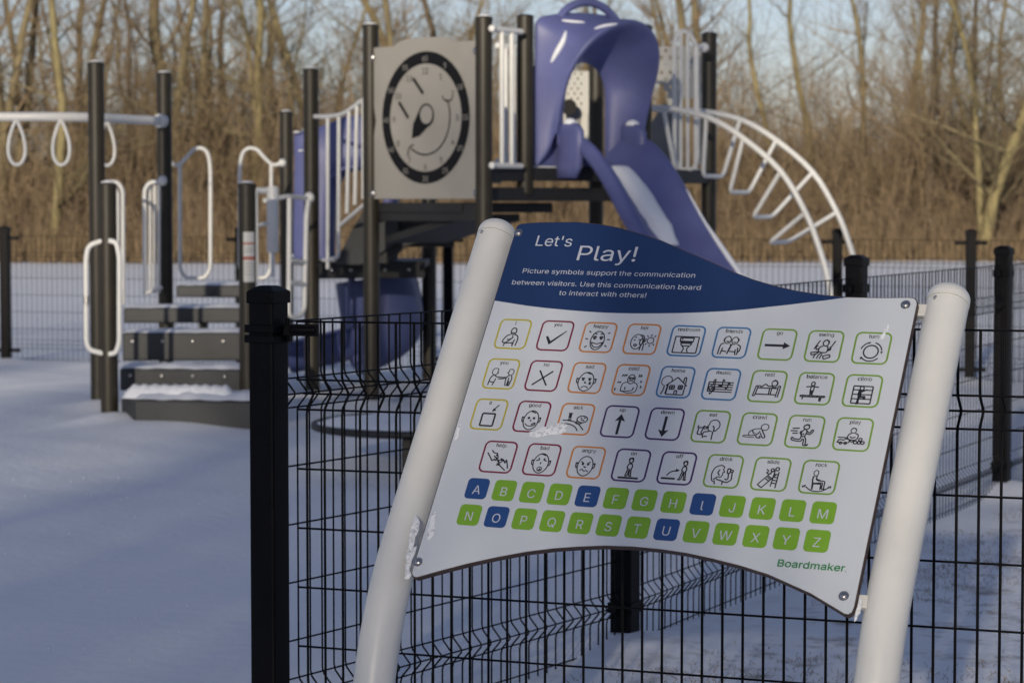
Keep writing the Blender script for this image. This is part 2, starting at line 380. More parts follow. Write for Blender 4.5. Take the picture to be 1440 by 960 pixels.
b4 = brush('woodland_saplings', 1500, 63, 84, 3.6, 7.4, .013, M['twig'], 20, spread=.34)
b2 = brush('woodland_undergrowth', 9000, 59, 75, .6, 2.2, .011, M['twig_red'], 5)
b3 = brush('dry_grass', 9000, 57, 62, .3, .95, .010, M['grass_dry'], 2)

# ------------------------------------------------------------------ welded mesh fences
ROWS = [0.0, .148, .186, .224, .376, .528, .680, .832, .932, .970, 1.008, 1.105]   # distance below the top wire
FOLD = {2: 1, 9: 1}
def wire_profile(amp):
    pr = [(0.0, 0)]
    for a in (ROWS[1], ROWS[8]): pr += [(a - .012, 0), (a + .004, .004), (a + .034, amp), (a + .042, amp), (a + .072, .004), (a + .088, 0)]
    pr.append((1.125, 0)); return pr
def mesh_panel(parent, A, B, ztA, ztB, nrm, spacing=.0508, rv=.0026, rh=.0024, amp=.032, joined=False, overhang=.012, n=6, zmin=None):
    """vertical and horizontal wires between ground points A and B"""
    A = Vector(A); B = Vector(B); d = (B - A); L = d.length; d = d / L; nrm = Vector(nrm); cnt = int(L / spacing)
    JV = MB(); JH = MB(); first = None
    for i in range(cnt + 1):
        s = i * spacing + (L - cnt * spacing) / 2; p = A + d * s; zt = ztA + (ztB - ztA) * s / L
        pts = [Vector((p.x, p.y, zt - dz)) + nrm * off for dz, off in wire_profile(amp)]
        if joined: JV.tube(pts, rv, 3)
        else: MB().tube(pts, rv, n).build('vertical_wire', M['wire_black'], parent, smooth=True)
    for k, dz in enumerate(ROWS):
        off = nrm * ((amp if k in (2, 9) else 0) - rv - rh * .6)
        pts = [A - d * overhang + Vector((0, 0, ztA - dz)) + off, B + d * overhang + Vector((0, 0, ztB - dz)) + off]
        if joined: JH.tube(pts, rh, 3)
        else: MB().tube(pts, rh, n).build('horizontal_wire', M['wire_black'], parent, smooth=True)
    if joined:
        JV.build('vertical_wires', M['wire_black'], parent, kind='stuff'); JH.build('horizontal_wires', M['wire_black'], parent, kind='stuff')
def fence_post(parent, x, y, zt=1.22, w=.072, rz=0.0, z0=-.1):
    p = MB().box((x, y, (zt - .03 + z0) / 2), (w, w, zt - .03 - z0), rz).build('post', M['post_black'], parent, bevel=.006)
    c = MB(); R = Matrix.Rotation(rz, 3, 'Z'); q = w / 2 + .004; ctr = Vector((x, y, 0))
    lo = [ctr + R @ Vector((a * q, b * q, zt - .045)) for a, b in ((-1, -1), (1, -1), (1, 1), (-1, 1))]
    mi = [ctr + R @ Vector((a * q, b * q, zt - .014)) for a, b in ((-1, -1), (1, -1), (1, 1), (-1, 1))]
    hi = [ctr + R @ Vector((a * q * .45, b * q * .45, zt)) for a, b in ((-1, -1), (1, -1), (1, 1), (-1, 1))]
    c.add(lo + mi + hi, [(0, 1, 5, 4), (1, 2, 6, 5), (2, 3, 7, 6), (3, 0, 4, 7), (4, 5, 9, 8), (5, 6, 10, 9), (6, 7, 11, 10), (7, 4, 8, 11), (8, 9, 10, 11), (3, 2, 1, 0)])
    c.build('cap', M['post_black'], p, bevel=.003)
    return p
LD = Vector((.484, .875, 0)).normalized(); LN = Vector((LD.y, -LD.x, 0)); LRZ = math.atan2(LD.y, LD.x)
FP = [Vector((-.620, 6.15, 0)), Vector((.362, 7.68, 0)), Vector((1.392, 9.77, 0)), Vector((2.41, 11.85, 0)), Vector((3.45, 13.95, 0))]
def band(parent, p, z, arm=None, w=.072, rz=0.0):
    b = MB().box((p.x, p.y, z), (w + .012, w + .012, .034), rz)
    b.build('bracket', M['post_black'], parent, bevel=.003)
    if arm is not None:
        a = MB(); e = Vector(arm); q = Vector((p.x, p.y, z)); a.tube([q + e.normalized() * w * .5, q + e], [.011, .011], 10)
        a.tube([q + e * .92 , q + e * 1.0], [.014, .014], 10)
        a.box(q + e * .55, (e.length * .75, .012, .026), math.atan2(e.y, e.x)); a.build('bracket_arm', M['post_black'], parent, bevel=.002, smooth=True)
fl = thing('mesh_fence', 'black welded mesh fence running away to the right from the near black post', 'fence', FP[0])
for i, p in enumerate(FP):
    fence_post(fl, p.x, p.y, 1.22, .074, LRZ)
    for z in ((1.085, .14) if i else (.14,)): band(fl, p, z, None, .074, LRZ)
    for z in (1.085, .14):
        if i: band_arm = MB().box(p - LD * .055 + Vector((0, 0, z)), (.05, .014, .026), LRZ).build('bracket_arm', M['post_black'], fl, bevel=.002)
        MB().box(p + LD * .055 + Vector((0, 0, z)), (.05, .014, .026), LRZ).build('bracket_arm', M['post_black'], fl, bevel=.002)
for i, (a, b) in enumerate(zip(FP, FP[1:])):
    mesh_panel(fl, a + LD * .055, b - LD * .055, 1.125, 1.125, LN * 1.0, amp=.03, n=6 if i == 0 else 4)
# the separate panel bolted to the near post, just behind the board
def front_end(x, yt, sc_): return W(x, yt, FPX / sc_)
fa = front_end(424, 452, 553.0); fb = front_end(1292, 463, 618.0)
dd = (fb - fa); fb2 = fa + dd * (1.32); fd = Vector((dd.x, dd.y, 0)).normalized(); fn = Vector((-fd.y, fd.x, 0))
slope = 0.0
fp = thing('fence_panel', 'near black mesh fence panel standing directly behind the communication board', 'fence', (fa.x, fa.y, 0))
mesh_panel(fp, (fa.x, fa.y, 0), (fb2.x, fb2.y, 0), fa.z, fb2.z, fn, amp=.034, rv=.0034, rh=.0027, n=8)
p1 = FP[0]; arm_end = Vector((fa.x, fa.y, 0)) + fd * .055 - fn * .012
e = Vector((arm_end.x - p1.x, arm_end.y - p1.y, 0))
zb = W(400, 464, 6.13).z
MB().box((p1.x, p1.y, zb + .004), (.09, .09, .02), LRZ).build('clamp_band', M['post_black'], fp, bevel=.003)
MB().box((p1.x, p1.y, zb - .022), (.09, .09, .02), LRZ).build('clamp_band', M['post_black'], fp, bevel=.003)
am = MB(); q0 = Vector((p1.x, p1.y, zb)) + e.normalized() * .04
am.box((q0 + Vector((p1.x + e.x, p1.y + e.y, zb))) / 2, ((e.length - .04), .016, .03), math.atan2(e.y, e.x))
am.tube([q0 + Vector((0, 0, .0)) + e.normalized() * .02, q0 + e.normalized() * (e.length - .045)], .013, 12)
am.tube([q0 + Vector((0, 0, .03)) + e.normalized() * .012, q0 + Vector((0, 0, -.03)) + e.normalized() * .012], .006, 8)
am.build('clamp_arm', M['post_black'], fp, bevel=.002, smooth=True)

# far side of the enclosure
ff = thing('mesh_fence', 'far black mesh fence crossing the whole picture between playground and field', 'fence', (-4.57, 21.8, 0))
FA = [Vector((XH(-420, 23), 23, 0)), Vector((-4.57, 21.8, 0)), Vector((XH(338, 21.1), 21.1, 0)), Vector((XH(630, 20.6), 20.6, 0)), Vector((XH(905, 20.2), 20.2, 0)), Vector((XH(1178, 19.75), 19.75, 0)), Vector((XH(1366, 19.25), 19.25, 0)), Vector((XH(1600, 18.6), 18.6, 0))]
for p in FA:
    fence_post(ff, p.x, p.y, 1.22, .082, -.1)
    for z in (1.11, .1): MB().box((p.x, p.y, z), (.26, .02, .03), -.09).build('bracket', M['post_black'], ff)
for a, b in zip(FA, FA[1:]):
    d = (b - a).normalized(); mesh_panel(ff, a + d * .05, b - d * .05, 1.13, 1.13, (.08, -1, 0), joined=True, rv=.0026, rh=.0026)

# ------------------------------------------------------------------ communication board
PSI, AL, BE = 0.4301, 0.6091, -0.0154
u0 = Vector((math.cos(PSI), -math.sin(PSI), 0)); v0 = Vector((math.sin(AL) * math.sin(PSI), math.sin(AL) * math.cos(PSI), math.cos(AL)))
BU = u0 * math.cos(BE) + v0 * math.sin(BE); BV = v0 * math.cos(BE) - u0 * math.sin(BE); BN = BU.cross(BV); BO = Vector((.0026, 5.35, 1.1388))
if BN.y > 0: BN = -BN
def B(x, y, n=0.0): return BO + BU * x + BV * y + BN * n
sign = thing('communication_board', "white picture symbol board headed Let's Play! between two leaning white pipes", 'sign', (0.35, 5.0, 0))
TOP = [(-.0715, .283), (-.0695, .291), (-.062, .2955), (-.04, .2985), (-.015, .3005), (.0724, .3034), (.13, .299), (.1802, .29), (.235, .2755), (.2905, .258), (.355, .231), (.4208, .2045), (.475, .181), (.5275, .1618), (.58, .147), (.6292, .1365), (.69, .128), (.7417, .1248), (.8189, .1255), (.878, .1285), (.889, .127), (.8955, .121), (.8985, .112)]
BOT = [(.8985, -.588), (.896, -.600), (.889, -.6065), (.879, -.6055), (.86, -.596), (.8036, -.5685), (.7087, -.535), (.645, -.5205), (.5828, -.510), (.5275, -.5025), (.4722, -.4985), (.41, -.4975), (.3466, -.5005), (.29, -.5075), (.2388, -.5155), (.18, -.528), (.1166, -.546), (.055, -.566), (-.0041, -.5882), (-.045, -.6045), (-.056, -.6085), (-.065, -.6065), (-.0705, -.599), (-.0715, -.588)]
outline = TOP + BOT
TH = .0125
bp_ = MB().prism([B(x, y, 0) for x, y in outline], -BN * TH).build('panel_core', M['laminate_edge'], sign)
def face(poly, n, m, name, parent, label=None):
    a = MB(); a.add([B(x, y, n) for x, y in poly], [tuple(range(len(poly)))]); o = a.build(name, m, parent, label=label, fixn=False)
    return o
def inset(poly, k):
    cx = sum(p[0] for p in poly) / len(poly); out = []
    n = len(poly)
    for i in range(n):
        a, b, c = Vector(poly[i - 1]), Vector(poly[i]), Vector(poly[(i + 1) % n]); t = (c - a).normalized(); out.append((b.x + (t.y) * -k * -1 * -1, b.y + t.x * -k))
    return out
# outline runs clockwise (left to right along the top), so the inside is to the right of travel
def inset_cw(poly, k):
    out = []; n = len(poly)
    for i in range(n):
        a, c = Vector(poly[i - 1]), Vector(poly[(i + 1) % n]); t = (c - a).normalized(); out.append((poly[i][0] + t.y * k, poly[i][1] - t.x * k))
    return out
ins = inset_cw(outline, .0022)
# white face below the header, blue header above: butted sheets
HDR = [(.0 + x, y) for x, y in ((-.0693, .0858), (.011, .0755), (.06, .071), (.1084, .0679), (.155, .0655), (.2032, .064), (.24, .0642), (.2786, .065), (.33, .067), (.3852, .070), (.43, .0735), (.4812, .0785), (.53, .085), (.5746, .0925), (.6151, .099), (.6511, .1055), (.70, .114))]
nT = len(TOP); topi = ins[:nT]; boti = ins[nT:]
hdr_top = [p for p in topi if p[0] < .735]
tip = (.742, .1224)
MBf = MB()
wf = HDR + [tip] + [p for p in topi if p[0] > .75] + boti
wf_o = MB(); wf_o.prism([B(x, y, .0012) for x, y in wf], -BN * .0016); wf_o.build('printed_face', M['board'], sign)
hf = hdr_top + [tip] + HDR[::-1]
hd = MB(); hd.prism([B(x, y, .0012) for x, y in hf], -BN * .0016); header = hd.build('blue_header', M['blue_header'], sign, label='dark blue curved header across the top of the board')

def ribbon(mb, pts, wd, n, closed=False):
    """flat inked line of width wd on the board's plane"""
    P = [Vector(p) for p in pts]; N = len(P)
    if N < 2: return
    L = []; 
    for i in range(N):
        a = P[i - 1] if (i > 0 or closed) else P[i]; c = P[(i + 1) % N] if (i < N - 1 or closed) else P[i]
        t = (c - a)
        if t.length < 1e-9: t = Vector((1, 0))
        t.normalize(); nn = Vector((-t.y, t.x)); k = 1.0
        if 0 < i < N - 1 or closed:
            e1 = (P[i] - P[i - 1]); e2 = (P[(i + 1) % N] - P[i])
            if e1.length > 0 and e2.length > 0: k = 1 / max(.45, (nn.dot(Vector((-e1.y, e1.x)).normalized())))
        L.append((P[i] + nn * wd / 2 * k, P[i] - nn * wd / 2 * k))
    vs = [B(q[0], q[1], n) for pr in L for q in pr]
    mb.add(vs, [(2 * i, 2 * i + 1, (2 * i + 3) % (2 * N), (2 * i + 2) % (2 * N)) for i in range(N if closed else N - 1)])
def rrect(cx, cy, w_, h_, r, k=4):
    out = []
    for sx, sy, a0 in ((1, 1, 0), (-1, 1, pi / 2), (-1, -1, pi), (1, -1, 1.5 * pi)):
        for j in range(k + 1):
            a = a0 + pi / 2 * j / k; out.append((cx + sx * (w_ / 2 - r) + r * math.cos(a), cy + sy * (h_ / 2 - r) + r * math.sin(a)))
    return out
FONT = None
try:      # Blender's own interface font; falls back to the built-in one
    import os
    FONT = bpy.data.fonts.load(os.path.join(bpy.utils.system_resource('DATAFILES'), 'fonts', 'Inter.woff2'))
except Exception:
    FONT = None
def text_geo(txt, size, offset=0.0, spacing=1.0):
    """outline of the lettering, filled by the non-zero winding rule (overlapping strokes stay solid)"""
    from mathutils.geometry import delaunay_2d_cdt
    cu = bpy.data.curves.new('t', 'FONT'); cu.body = txt; cu.font = FONT or cu.font; cu.size = 1.0; cu.align_x = 'LEFT'; cu.space_character = spacing
    o = bpy.data.objects.new('t', cu); COL.objects.link(o); dg = bpy.context.evaluated_depsgraph_get()
    c2 = o.to_curve(dg); loops = []
    for sp in c2.splines:
        P_ = []; bz = list(sp.bezier_points); n = len(bz)
        if n:
            for i in range(n):
                a_, b_ = bz[i], bz[(i + 1) % n]; p0, p1, p2, p3 = a_.co, a_.handle_right, b_.handle_left, b_.co
                dv = ((p1 - p0).cross(p3 - p0)).length + ((p2 - p3).cross(p3 - p0)).length; st = 1 if dv < 1e-5 else 3
                for k in range(st):
                    t_ = k / st; q_ = p0 * (1 - t_) ** 3 + p1 * 3 * t_ * (1 - t_) ** 2 + p2 * 3 * t_ * t_ * (1 - t_) + p3 * t_ ** 3; P_.append((q_.x, q_.y))
        else: P_ = [(p_.co.x, p_.co.y) for p_ in sp.points]
        if len(P_) > 2: loops.append(np.array(P_))
    o.to_curve_clear(); bpy.data.objects.remove(o); bpy.data.curves.remove(cu)
    vs = []; es = []
    for L_ in loops:
        k0 = len(vs); n = len(L_); vs += [Vector(p_) for p_ in L_]; es += [(k0 + i, k0 + (i + 1) % n) for i in range(n)]
    ov, oe, of = delaunay_2d_cdt(vs, es, [], 0, 1e-7)[:3]
    V_ = np.array([(v_.x, v_.y) for v_ in ov]); C_ = np.array([V_[list(f_)].mean(0) for f_ in of]); wn = np.zeros(len(C_), int)
    for L_ in loops:
        a_ = L_; b_ = np.roll(L_, -1, 0); x, y = C_[:, 0:1], C_[:, 1:2]
        cr = (b_[:, 0] - a_[:, 0]) * (y - a_[:, 1]) - (x - a_[:, 0]) * (b_[:, 1] - a_[:, 1])
        wn += ((a_[:, 1] <= y) & (b_[:, 1] > y) & (cr > 0)).sum(1) - ((a_[:, 1] > y) & (b_[:, 1] <= y) & (cr < 0)).sum(1)
    return [(v_[0] * size, v_[1] * size) for v_ in V_], [tuple(f_) for f_, w_ in zip(of, wn) if w_ != 0]
def text_on(mb, txt, x, y, n, height=None, width=None, center=False, spacing=1.0, offset=0.0):
    """baseline-left (or centre) at x,y; height is the size value; width squeezes to fit"""
    vs, fs = text_geo(txt, height, offset, spacing); x0 = min(v[0] for v in vs); x1 = max(v[0] for v in vs); k = 1.0
    if width: k = width / (x1 - x0)
    ox = x - (x0 * k) if not center else x - (x0 + x1) / 2 * k
    mb.add([B(ox + vx * k, y + vy, n) for vx, vy in vs], fs)
t = MB(); text_on(t, "Let's", -.0099, .2352, .0018, .0545, .0885); text_on(t, 'Play!', .1012, .1992, .0018, .076, .141)
t.build('title_lettering', M['print_white'], header, fixn=False)
t = MB()
text_on(t, 'Picture symbols support the communication', -.0216, .1612, .0018, .0240, .414)
text_on(t, 'between visitors. Use this communication board', -.0394, .1300, .0018, .0240, .452)
text_on(t, 'to interact with others!', .0826, .1058, .0018, .0240, .2082)
t.build('subtitle_lettering', M['print_white'], header, fixn=False)
t = MB(); text_on(t, 'Boardmaker', .7237, -.5146, .0018, .030, .1385); text_on(t, 'Boardmaker', .7248, -.5140, .0023, .030, .1385); text_on(t, 'Boardmaker', .7242, -.5150, .0020, .030, .1385); text_on(t, '.', .8640, -.5146, .0018, .024)
t.build('logo_lettering', M['green_logo'], sign, fixn=False)

# picture symbols. Each tile is drawn in a 10 x 10 square. c circle, e ellipse, a arc, s smooth line, f filled, l line; trailing w = pen width
PIC = {}
PIC['I'] = 'e 5.1 6.1 .85 1.15;a 5.1 5.9 .4 .4 200 340;s 4.3 5 3.3 4.5 2.5 3.2 2.4 2.3 3.4 2.2 4.6 3.2 5.4 4.1;s 3.6 3.3 4.4 3.3 5.3 4.0 5.0 4.5;s 5.7 5 6.7 4.5 7 3.2 6.7 1.2;l 6.0 3.4 5.7 1.2;l 3.2 2.2 3.0 1;l 5.6 2.2 3.4 2;l 5.6 2.2 5.8 1'
PIC['yes'] = 'f 2.2 4.7 2.8 5.0 4.0 3.3 8.2 7.0 8.4 6.8 3.9 2.2 3.6 2.2'
PIC['happy'] = 'e 5 4.1 2.1 3.1 w.28;a 4 5 .5 .5 0 180;a 6 5 .5 .5 0 180;c 4 4.8 .25;c 6 4.8 .25;a 3.9 6 .6 .4 20 160;a 6.1 6 .6 .4 20 160;s 3.3 3.5 4 2.2 5 1.8 6 2.2 6.7 3.5 5 3 3.3 3.5 w.28;l 2.4 6.7 1.8 7.2;l 2 4.5 1.2 4.6;l 2.2 2.2 1.5 1.7;l 7.7 6.5 8.4 6.9;l 7.9 4.5 8.8 4.6;l 7.6 2.6 8.3 2.1'
PIC['hot'] = 'e 3.6 4.2 1.9 2.6 w.28;l 2.5 4.8 3.1 4.7;l 4 4.9 4.6 5;l 2.7 5.6 3.3 5.9;s 2.8 3.1 3.3 3.3 3.8 3 3.2 2.6 2.8 3.1;s 4.2 6.6 5.4 6.3 5.8 5 5.6 3.7 4.8 3.2 4.6 4.4 5.1 5.4;l 5.2 3.2 5.0 1.2;l 6.0 3.6 6.0 1.2;s 5.6 5 6.3 4.6 5.8 4;c 7.9 4.8 1.05 w.26;l 7.9 6.2 7.9 7;l 8.9 6 9.3 6.6;l 7 6 6.5 6.5;l 7.9 3.3 7.9 2.6;l 8.9 3.7 9.3 3.1;l 6.6 5.2 6.1 5.3;l 6.9 3.8 6.5 3.3'
PIC['restroom'] = 'l 1.4 6.6 8.9 6.6 8.9 1 1.4 1 1.4 6.6 w.34;l 3 6.2 7.4 6.2 7.2 4.7 3.2 4.7 3 6.2;l 3.4 4.3 7 4.3 6.5 3.4 3.9 3.4 3.4 4.3;s 4.1 3.4 4.7 2.4 4.3 1.2;s 6.4 3.4 5.8 2.4 6.2 1.2;l 3.4 5.7 4 5.7;l 3.1 5 7.3 5'
PIC['friends'] = 'e 3.8 6 .95 1.2 w.26;e 6 5.8 .95 1.2 w.26;s 2.9 6.6 2.7 5.8 3 5.4;s 6.7 6.6 7.1 6.1 6.8 5.4;a 3.9 5.8 .4 .4 200 340;a 6 5.6 .4 .4 200 340;s 3 4.9 2 4.3 1.7 1.2;s 4.8 4.8 5 3.6 4.3 1.4;s 5.4 4.6 4.8 3.4 4.4 1.4;s 6.9 4.6 7.9 4 7.9 2.7 7.4 2;s 7.2 3.6 7.4 2 7.2 1.2;l 2.8 3.4 2.4 1.2;l 2.5 2.4 4.1 2.2;l 4.9 2.3 6.8 2.2;l 6.6 3 6.8 1.2'
PIC['go'] = 'f 1.2 4.4 6.9 4.4 6.9 3.6 9 4.8 6.9 6 6.9 5.2 1.2 5.2'
PIC['swing'] = 'l 3.6 7 2.3 4.2;l 8 7 6.4 3.6;e 5.4 6.2 .8 .95;s 4.7 6.6 5.4 7.2 6.2 6.8 6.2 5.8;s 4.8 5.2 3.9 4.8 3.8 3.4 5.9 3.2 6.2 4.8 5.7 5.2;s 3.9 4.6 3 4 2.9 5 3.4 5.2;s 6.1 4.6 6.9 4 7 4.8 6.6 5;l 1.6 3 3.8 3.4 3.6 2.8 1.9 2.2 1.6 3;l 5.2 2 7 2.6 7.4 1.8 5.6 1 5.2 2;s 3.8 3.2 3 2.4 2.6 1.2;s 5.2 3.2 4 2.4 3.6 1.1;s 5 2.6 4.6 1.9 4.4 1.1'
PIC['turn'] = 'c 5 4 2.05 w.36;a 5 4 3 3 100 165;a 5 4 3 3 10 75;a 5 4 3 3 215 320;f 7.6 4.2 8.4 4.3 8 3.4;f 3.4 6.6 4.3 6.5 3.9 7.1;f 2.2 2.2 3.1 2 2.5 1.4'
PIC['you'] = 's 2.6 7 3.6 6.9 3.9 6.2 3.7 5.7 4.1 5.4 3.7 5.2 3.6 4.9 2.7 4.7 2 5.4 2 6.4 2.6 7 w.24;s 2.6 4.7 1.9 3.6 1.7 2.4 1.6 1;l 2.9 4.6 4 4 6.2 3.9;s 6.2 3.9 6.9 4 6.2 3.5 4.5 3.4;l 1.7 2.3 3.4 2.1 3 1;l 3.4 2.1 3.7 3.5;s 8 7 8.9 6.7 9.1 5.7 8.5 4.8 7.7 5 7.5 5.4 7.1 5.7 7.5 5.9 7.5 6.6 8 7 w.24;s 7.9 4.8 7.2 4 7.1 2.6 7.4 1;s 8.7 4.7 9 3.6 8.8 2.2 8.6 1;l 8 4 7.9 1;l 8.3 2.8 8.2 1'
PIC['no'] = 'l 3.4 6.9 6.6 2 w.42;l 7.6 6.8 2.1 2 w.42'
PIC['sad'] = 'e 5 3.9 2.35 3.1 w.28;s 2.7 4.6 2.1 4.9 2.2 3.6 2.7 3.4;s 7.3 4.6 7.9 4.9 7.8 3.6 7.3 3.4;a 4 4.7 .5 .35 20 160;a 6 4.7 .5 .35 20 160;c 4 4.5 .18;c 6 4.5 .18;s 4.8 4 4.7 3.5 5.2 3.5;a 5 1.4 1.1 .95 20 160 w.26;e 6.3 3.4 .2 .35;s 4.6 7 5.4 6.6 6.2 6.5'
PIC['cold'] = 'e 5.1 5.4 1.1 1.5 w.26;c 4.7 5.7 .25;c 5.6 5.7 .25;s 4.5 4.8 5.1 5 5.7 4.8;s 4.2 4.4 2.9 3.9 2.6 2 3 1.4 5.8 1.7 6.3 2.4 w.24;s 6 4.4 7.2 3.8 7.4 2.2 6.8 1.2 4.6 .9 2.8 1.6 w.24;l 3.8 2.8 3.9 1.9;l 6.4 2.8 6.2 1.9;l 2 6.2 2.5 6.9;l 2.6 6.2 3.1 6.9;l 3.2 6.3 3.6 6.9;l 1.2 4 1.6 4.5;l 1.8 4 2.2 4.5;s 7.1 7 7.4 6.6 7.1 6.2;s 7.7 7 8 6.6 7.7 6.2;s 8 5 8.3 4.7 8 4.4;s 8.3 3.4 8.6 3 8.3 2.6;s 1 2.4 .8 1.9 1.1 1.5'
PIC['home'] = 's 1.6 3.9 .9 4.8 1.1 6.2 2.3 7 3.6 6.5 3.9 5.2 w.24;s 1.9 4 1.9 2.6 1.4 1;l 2.9 4.6 2.7 1.2;l 2.4 3.9 5.4 6.7 8.6 4;l 3 4.3 2.9 1.1 8 1.1 8.1 4.4 w.26;l 7.4 5.2 7.4 6.7 8 6.7 8.1 4.8;l 3.6 4 5 4 5 2.8 3.6 2.8 3.6 4;l 4.3 4 4.3 2.8;l 3.6 3.4 5 3.4;l 6.2 4.1 7.4 4.1 7.4 2.9 6.2 2.9 6.2 4.1;l 6.8 4.1 6.8 2.9;l 6.2 3.5 7.4 3.5;l 5.3 1.1 5.3 2.4 6 2.4 6 1.1'
PIC['music'] = 'l 1.2 5.8 8.8 5.8;l 1.2 5 8.8 5;l 1.2 4.2 8.8 4.2;l 1.2 3.4 8.8 3.4;l 1.2 2.6 8.8 2.6;l 1.2 2.6 1.2 5.8;s 2.4 1.6 2 2 2.6 2.2 3 4 3.1 6.6 2.6 6.2 2.6 5 1.6 4 1.8 3 3 2.8 3.4 3.6 2.8 4 2.3 3.6 w.3;e 4.9 4.6 .5 .35;f 4.5 4.7 5 5 5.4 4.6 5 4.3;l 5.4 4.7 5.4 6.9 6 6.2;f 6.3 3.9 6.8 4.1 7.2 3.8 6.8 3.4;l 7.2 3.9 7.2 6 7.8 5.2'
PIC['rest'] = 'l 1.8 5.2 1.3 2 w.24;l 2.4 5.2 1.9 2;l 1.8 5.2 2.4 5.2;l 1.3 2 1.9 2;l 8.2 5.4 7.9 1.8 w.24;l 8.8 5.4 8.5 1.8;l 8.2 5.4 8.8 5.4;l 2.2 4.6 8 4.6;l 2 2.6 7.9 2.6;c 6.9 6.2 .8 w.26;s 6.3 6.8 7 7.2 7.8 6.4 7.6 5.4;s 6.6 5.4 5.4 5.2 4.4 5.8 3.4 5 2.6 5.4;l 5.8 4.6 5.8 2.6;l 6.4 4.6 6.3 2.6;s 6.3 5 7.2 4.9 7.7 5.2'
PIC['balance'] = 'e 4.4 6.6 .5 .6;l 2.6 5.6 4.2 5.8 4.8 5.8 6.2 5.6;l 4 5.7 3.9 4.4 4.8 4.4 4.9 5.7;l 3.9 4.4 4.1 3.2 3.8 2.8;l 4.8 4.4 4.6 3.2 5 2.8;l 4.3 4.4 4.4 3.2;l 1.4 2.9 8.4 2.9 8.4 2.5 1.4 2.5 1.4 2.9 w.22;l 2.2 2.5 2.1 1.6;l 7.4 2.5 7.3 1.2;l 7 2.5 6.9 1.2'
PIC['climb'] = 'l 2.4 6.6 7.8 6.6 7.8 1.2 2.4 1.2 2.4 6.6 w.34;l 2.4 5.4 7.8 5.4 w.28;l 2.4 4 7.8 4 w.28;l 2.4 2.6 7.8 2.6 w.28;e 4.8 5.9 .55 .65;f 4 5.4 4.8 5.2 5 3.6 6.2 3.6 6.2 2.4 5.6 2.4 5.4 3 4.6 2.8 4.6 1 3.8 .8 4 3 3.8 4.2;l 4.8 4.8 6.4 5.6 w.34'
PIC['it'] = 'l 3.0 5.4 7 5.4 7 1.4 3.0 1.4 3.0 5.4 w.44;l 7.4 8.4 6.2 6.9 w.3;f 5.6 6 6.9 6.6 6 7.3'
PIC['good'] = 'e 5 4 2.3 3.1 w.28;s 2.8 4.6 2.2 4.9 2.3 3.6 2.8 3.4;s 7.2 4.6 7.8 4.9 7.7 3.6 7.2 3.4;c 4.2 4.7 .22;c 5.8 4.7 .22;l 5 4.2 4.9 3.6;a 5 3.2 1.6 1.1 195 345 w.26;s 5.4 2.6 6.4 3.2 6.4 2.6 5.6 2.2;s 4.4 7 5 6.7 6 6.4'
PIC['sick'] = 's 1 4.6 3.4 4.5 6 3.8 8.4 1.6;s 1 3.4 3.2 3.4 5.4 2.6 6.6 1.2;e 7.2 5.2 1.7 1.15;s 5.8 4.6 5.4 3.9 6 3.6 7.4 3.8;l 6.6 5.6 7.2 5.4;l 7.6 5.8 8.2 5.6;s 6.8 4.8 7.6 4.9 8 4.6;l 2.6 4.9 3.8 4.9;f 2.6 5.3 3.6 5.3 3.6 6.9 2.6 6.9;l 2.4 7 3.8 7'
PIC['up'] = 'f 4.6 1 5.4 1 5.4 5.6 6.6 5.2 5 7.6 3.4 5.2 4.6 5.6'
PIC['down'] = 'f 4.6 7.6 5.4 7.6 5.4 3 6.6 3.4 5 1 3.4 3.4 4.6 3'
PIC['eat'] = 's 4.6 6.4 4.5 5.7 4.1 5.1 4.5 4.9 4.4 4.4 4.8 3.8 5.8 3.6 w.26;a 6 5.6 1.6 1.7 -60 150 w.26;s 6.9 4 6.2 3.8 6.1 4.8 5.6 5.4;s 3.2 4.9 3.8 5 4.2 4.6;s 4.2 4.5 3.2 4.4 3 5 3.4 5.3;s 1.6 5.4 1.4 4.8 1.8 4.6 3 4.8;l 1.7 4.8 1.6 2.6 3.2 2.4;l 3 4.6 2.6 3 3.2 2.6;l 3.2 2.6 3.4 3.4 4.8 3.6;l 3.4 1.4 3.3 2.4;l 3.6 2 4.6 2;l 6 3.6 6 1'
PIC['crawl'] = 'e 7.2 5.9 1.15 1.05 w.26;s 6.2 5.3 5 5.3 3.6 4.8 2.8 4 2.9 3 3.8 3 w.24;s 6.5 4.9 7.1 4 7.8 2.8 7.4 2.4 6.8 2.8 6.2 4;s 6 4.6 5.6 3.8 5 3.2 5.4 2.4 6.4 2.4 6 3;s 4.6 4 4.6 3 4.2 3.2 3.8 3 1.6 3 1.2 2.6 2.6 2.4 4.6 2.4 w.22;l 3.6 4.8 4.2 3.6'
PIC['run'] = 'e 5.3 6.6 .8 .7;s 4.7 6.9 5.3 7.4 6.1 7.2;s 4.9 5.9 4.2 5 4.3 3.8 5.2 3.8 5.6 5.2 5.3 5.8;s 4.4 5.4 3.8 5 4.2 4.2 5 4.6;s 5.6 5.4 6.4 4.9 7 5.8 7.4 5.5 6.6 4.4 5.6 4.6;s 4.3 3.8 4 2.8 2.4 2.9 1.8 3.3 1.7 2.6 3 2.2 4.4 2.2 4.8 3;s 5.2 3.8 5.8 2.6 5.9 1.2 6.7 1.4;s 5 3 5.2 2.4 5.3 1 6.6 1;l 1.4 6 3.4 6.2;l 1 5.3 3 5.3;l 1.6 4.5 3.2 4.6'
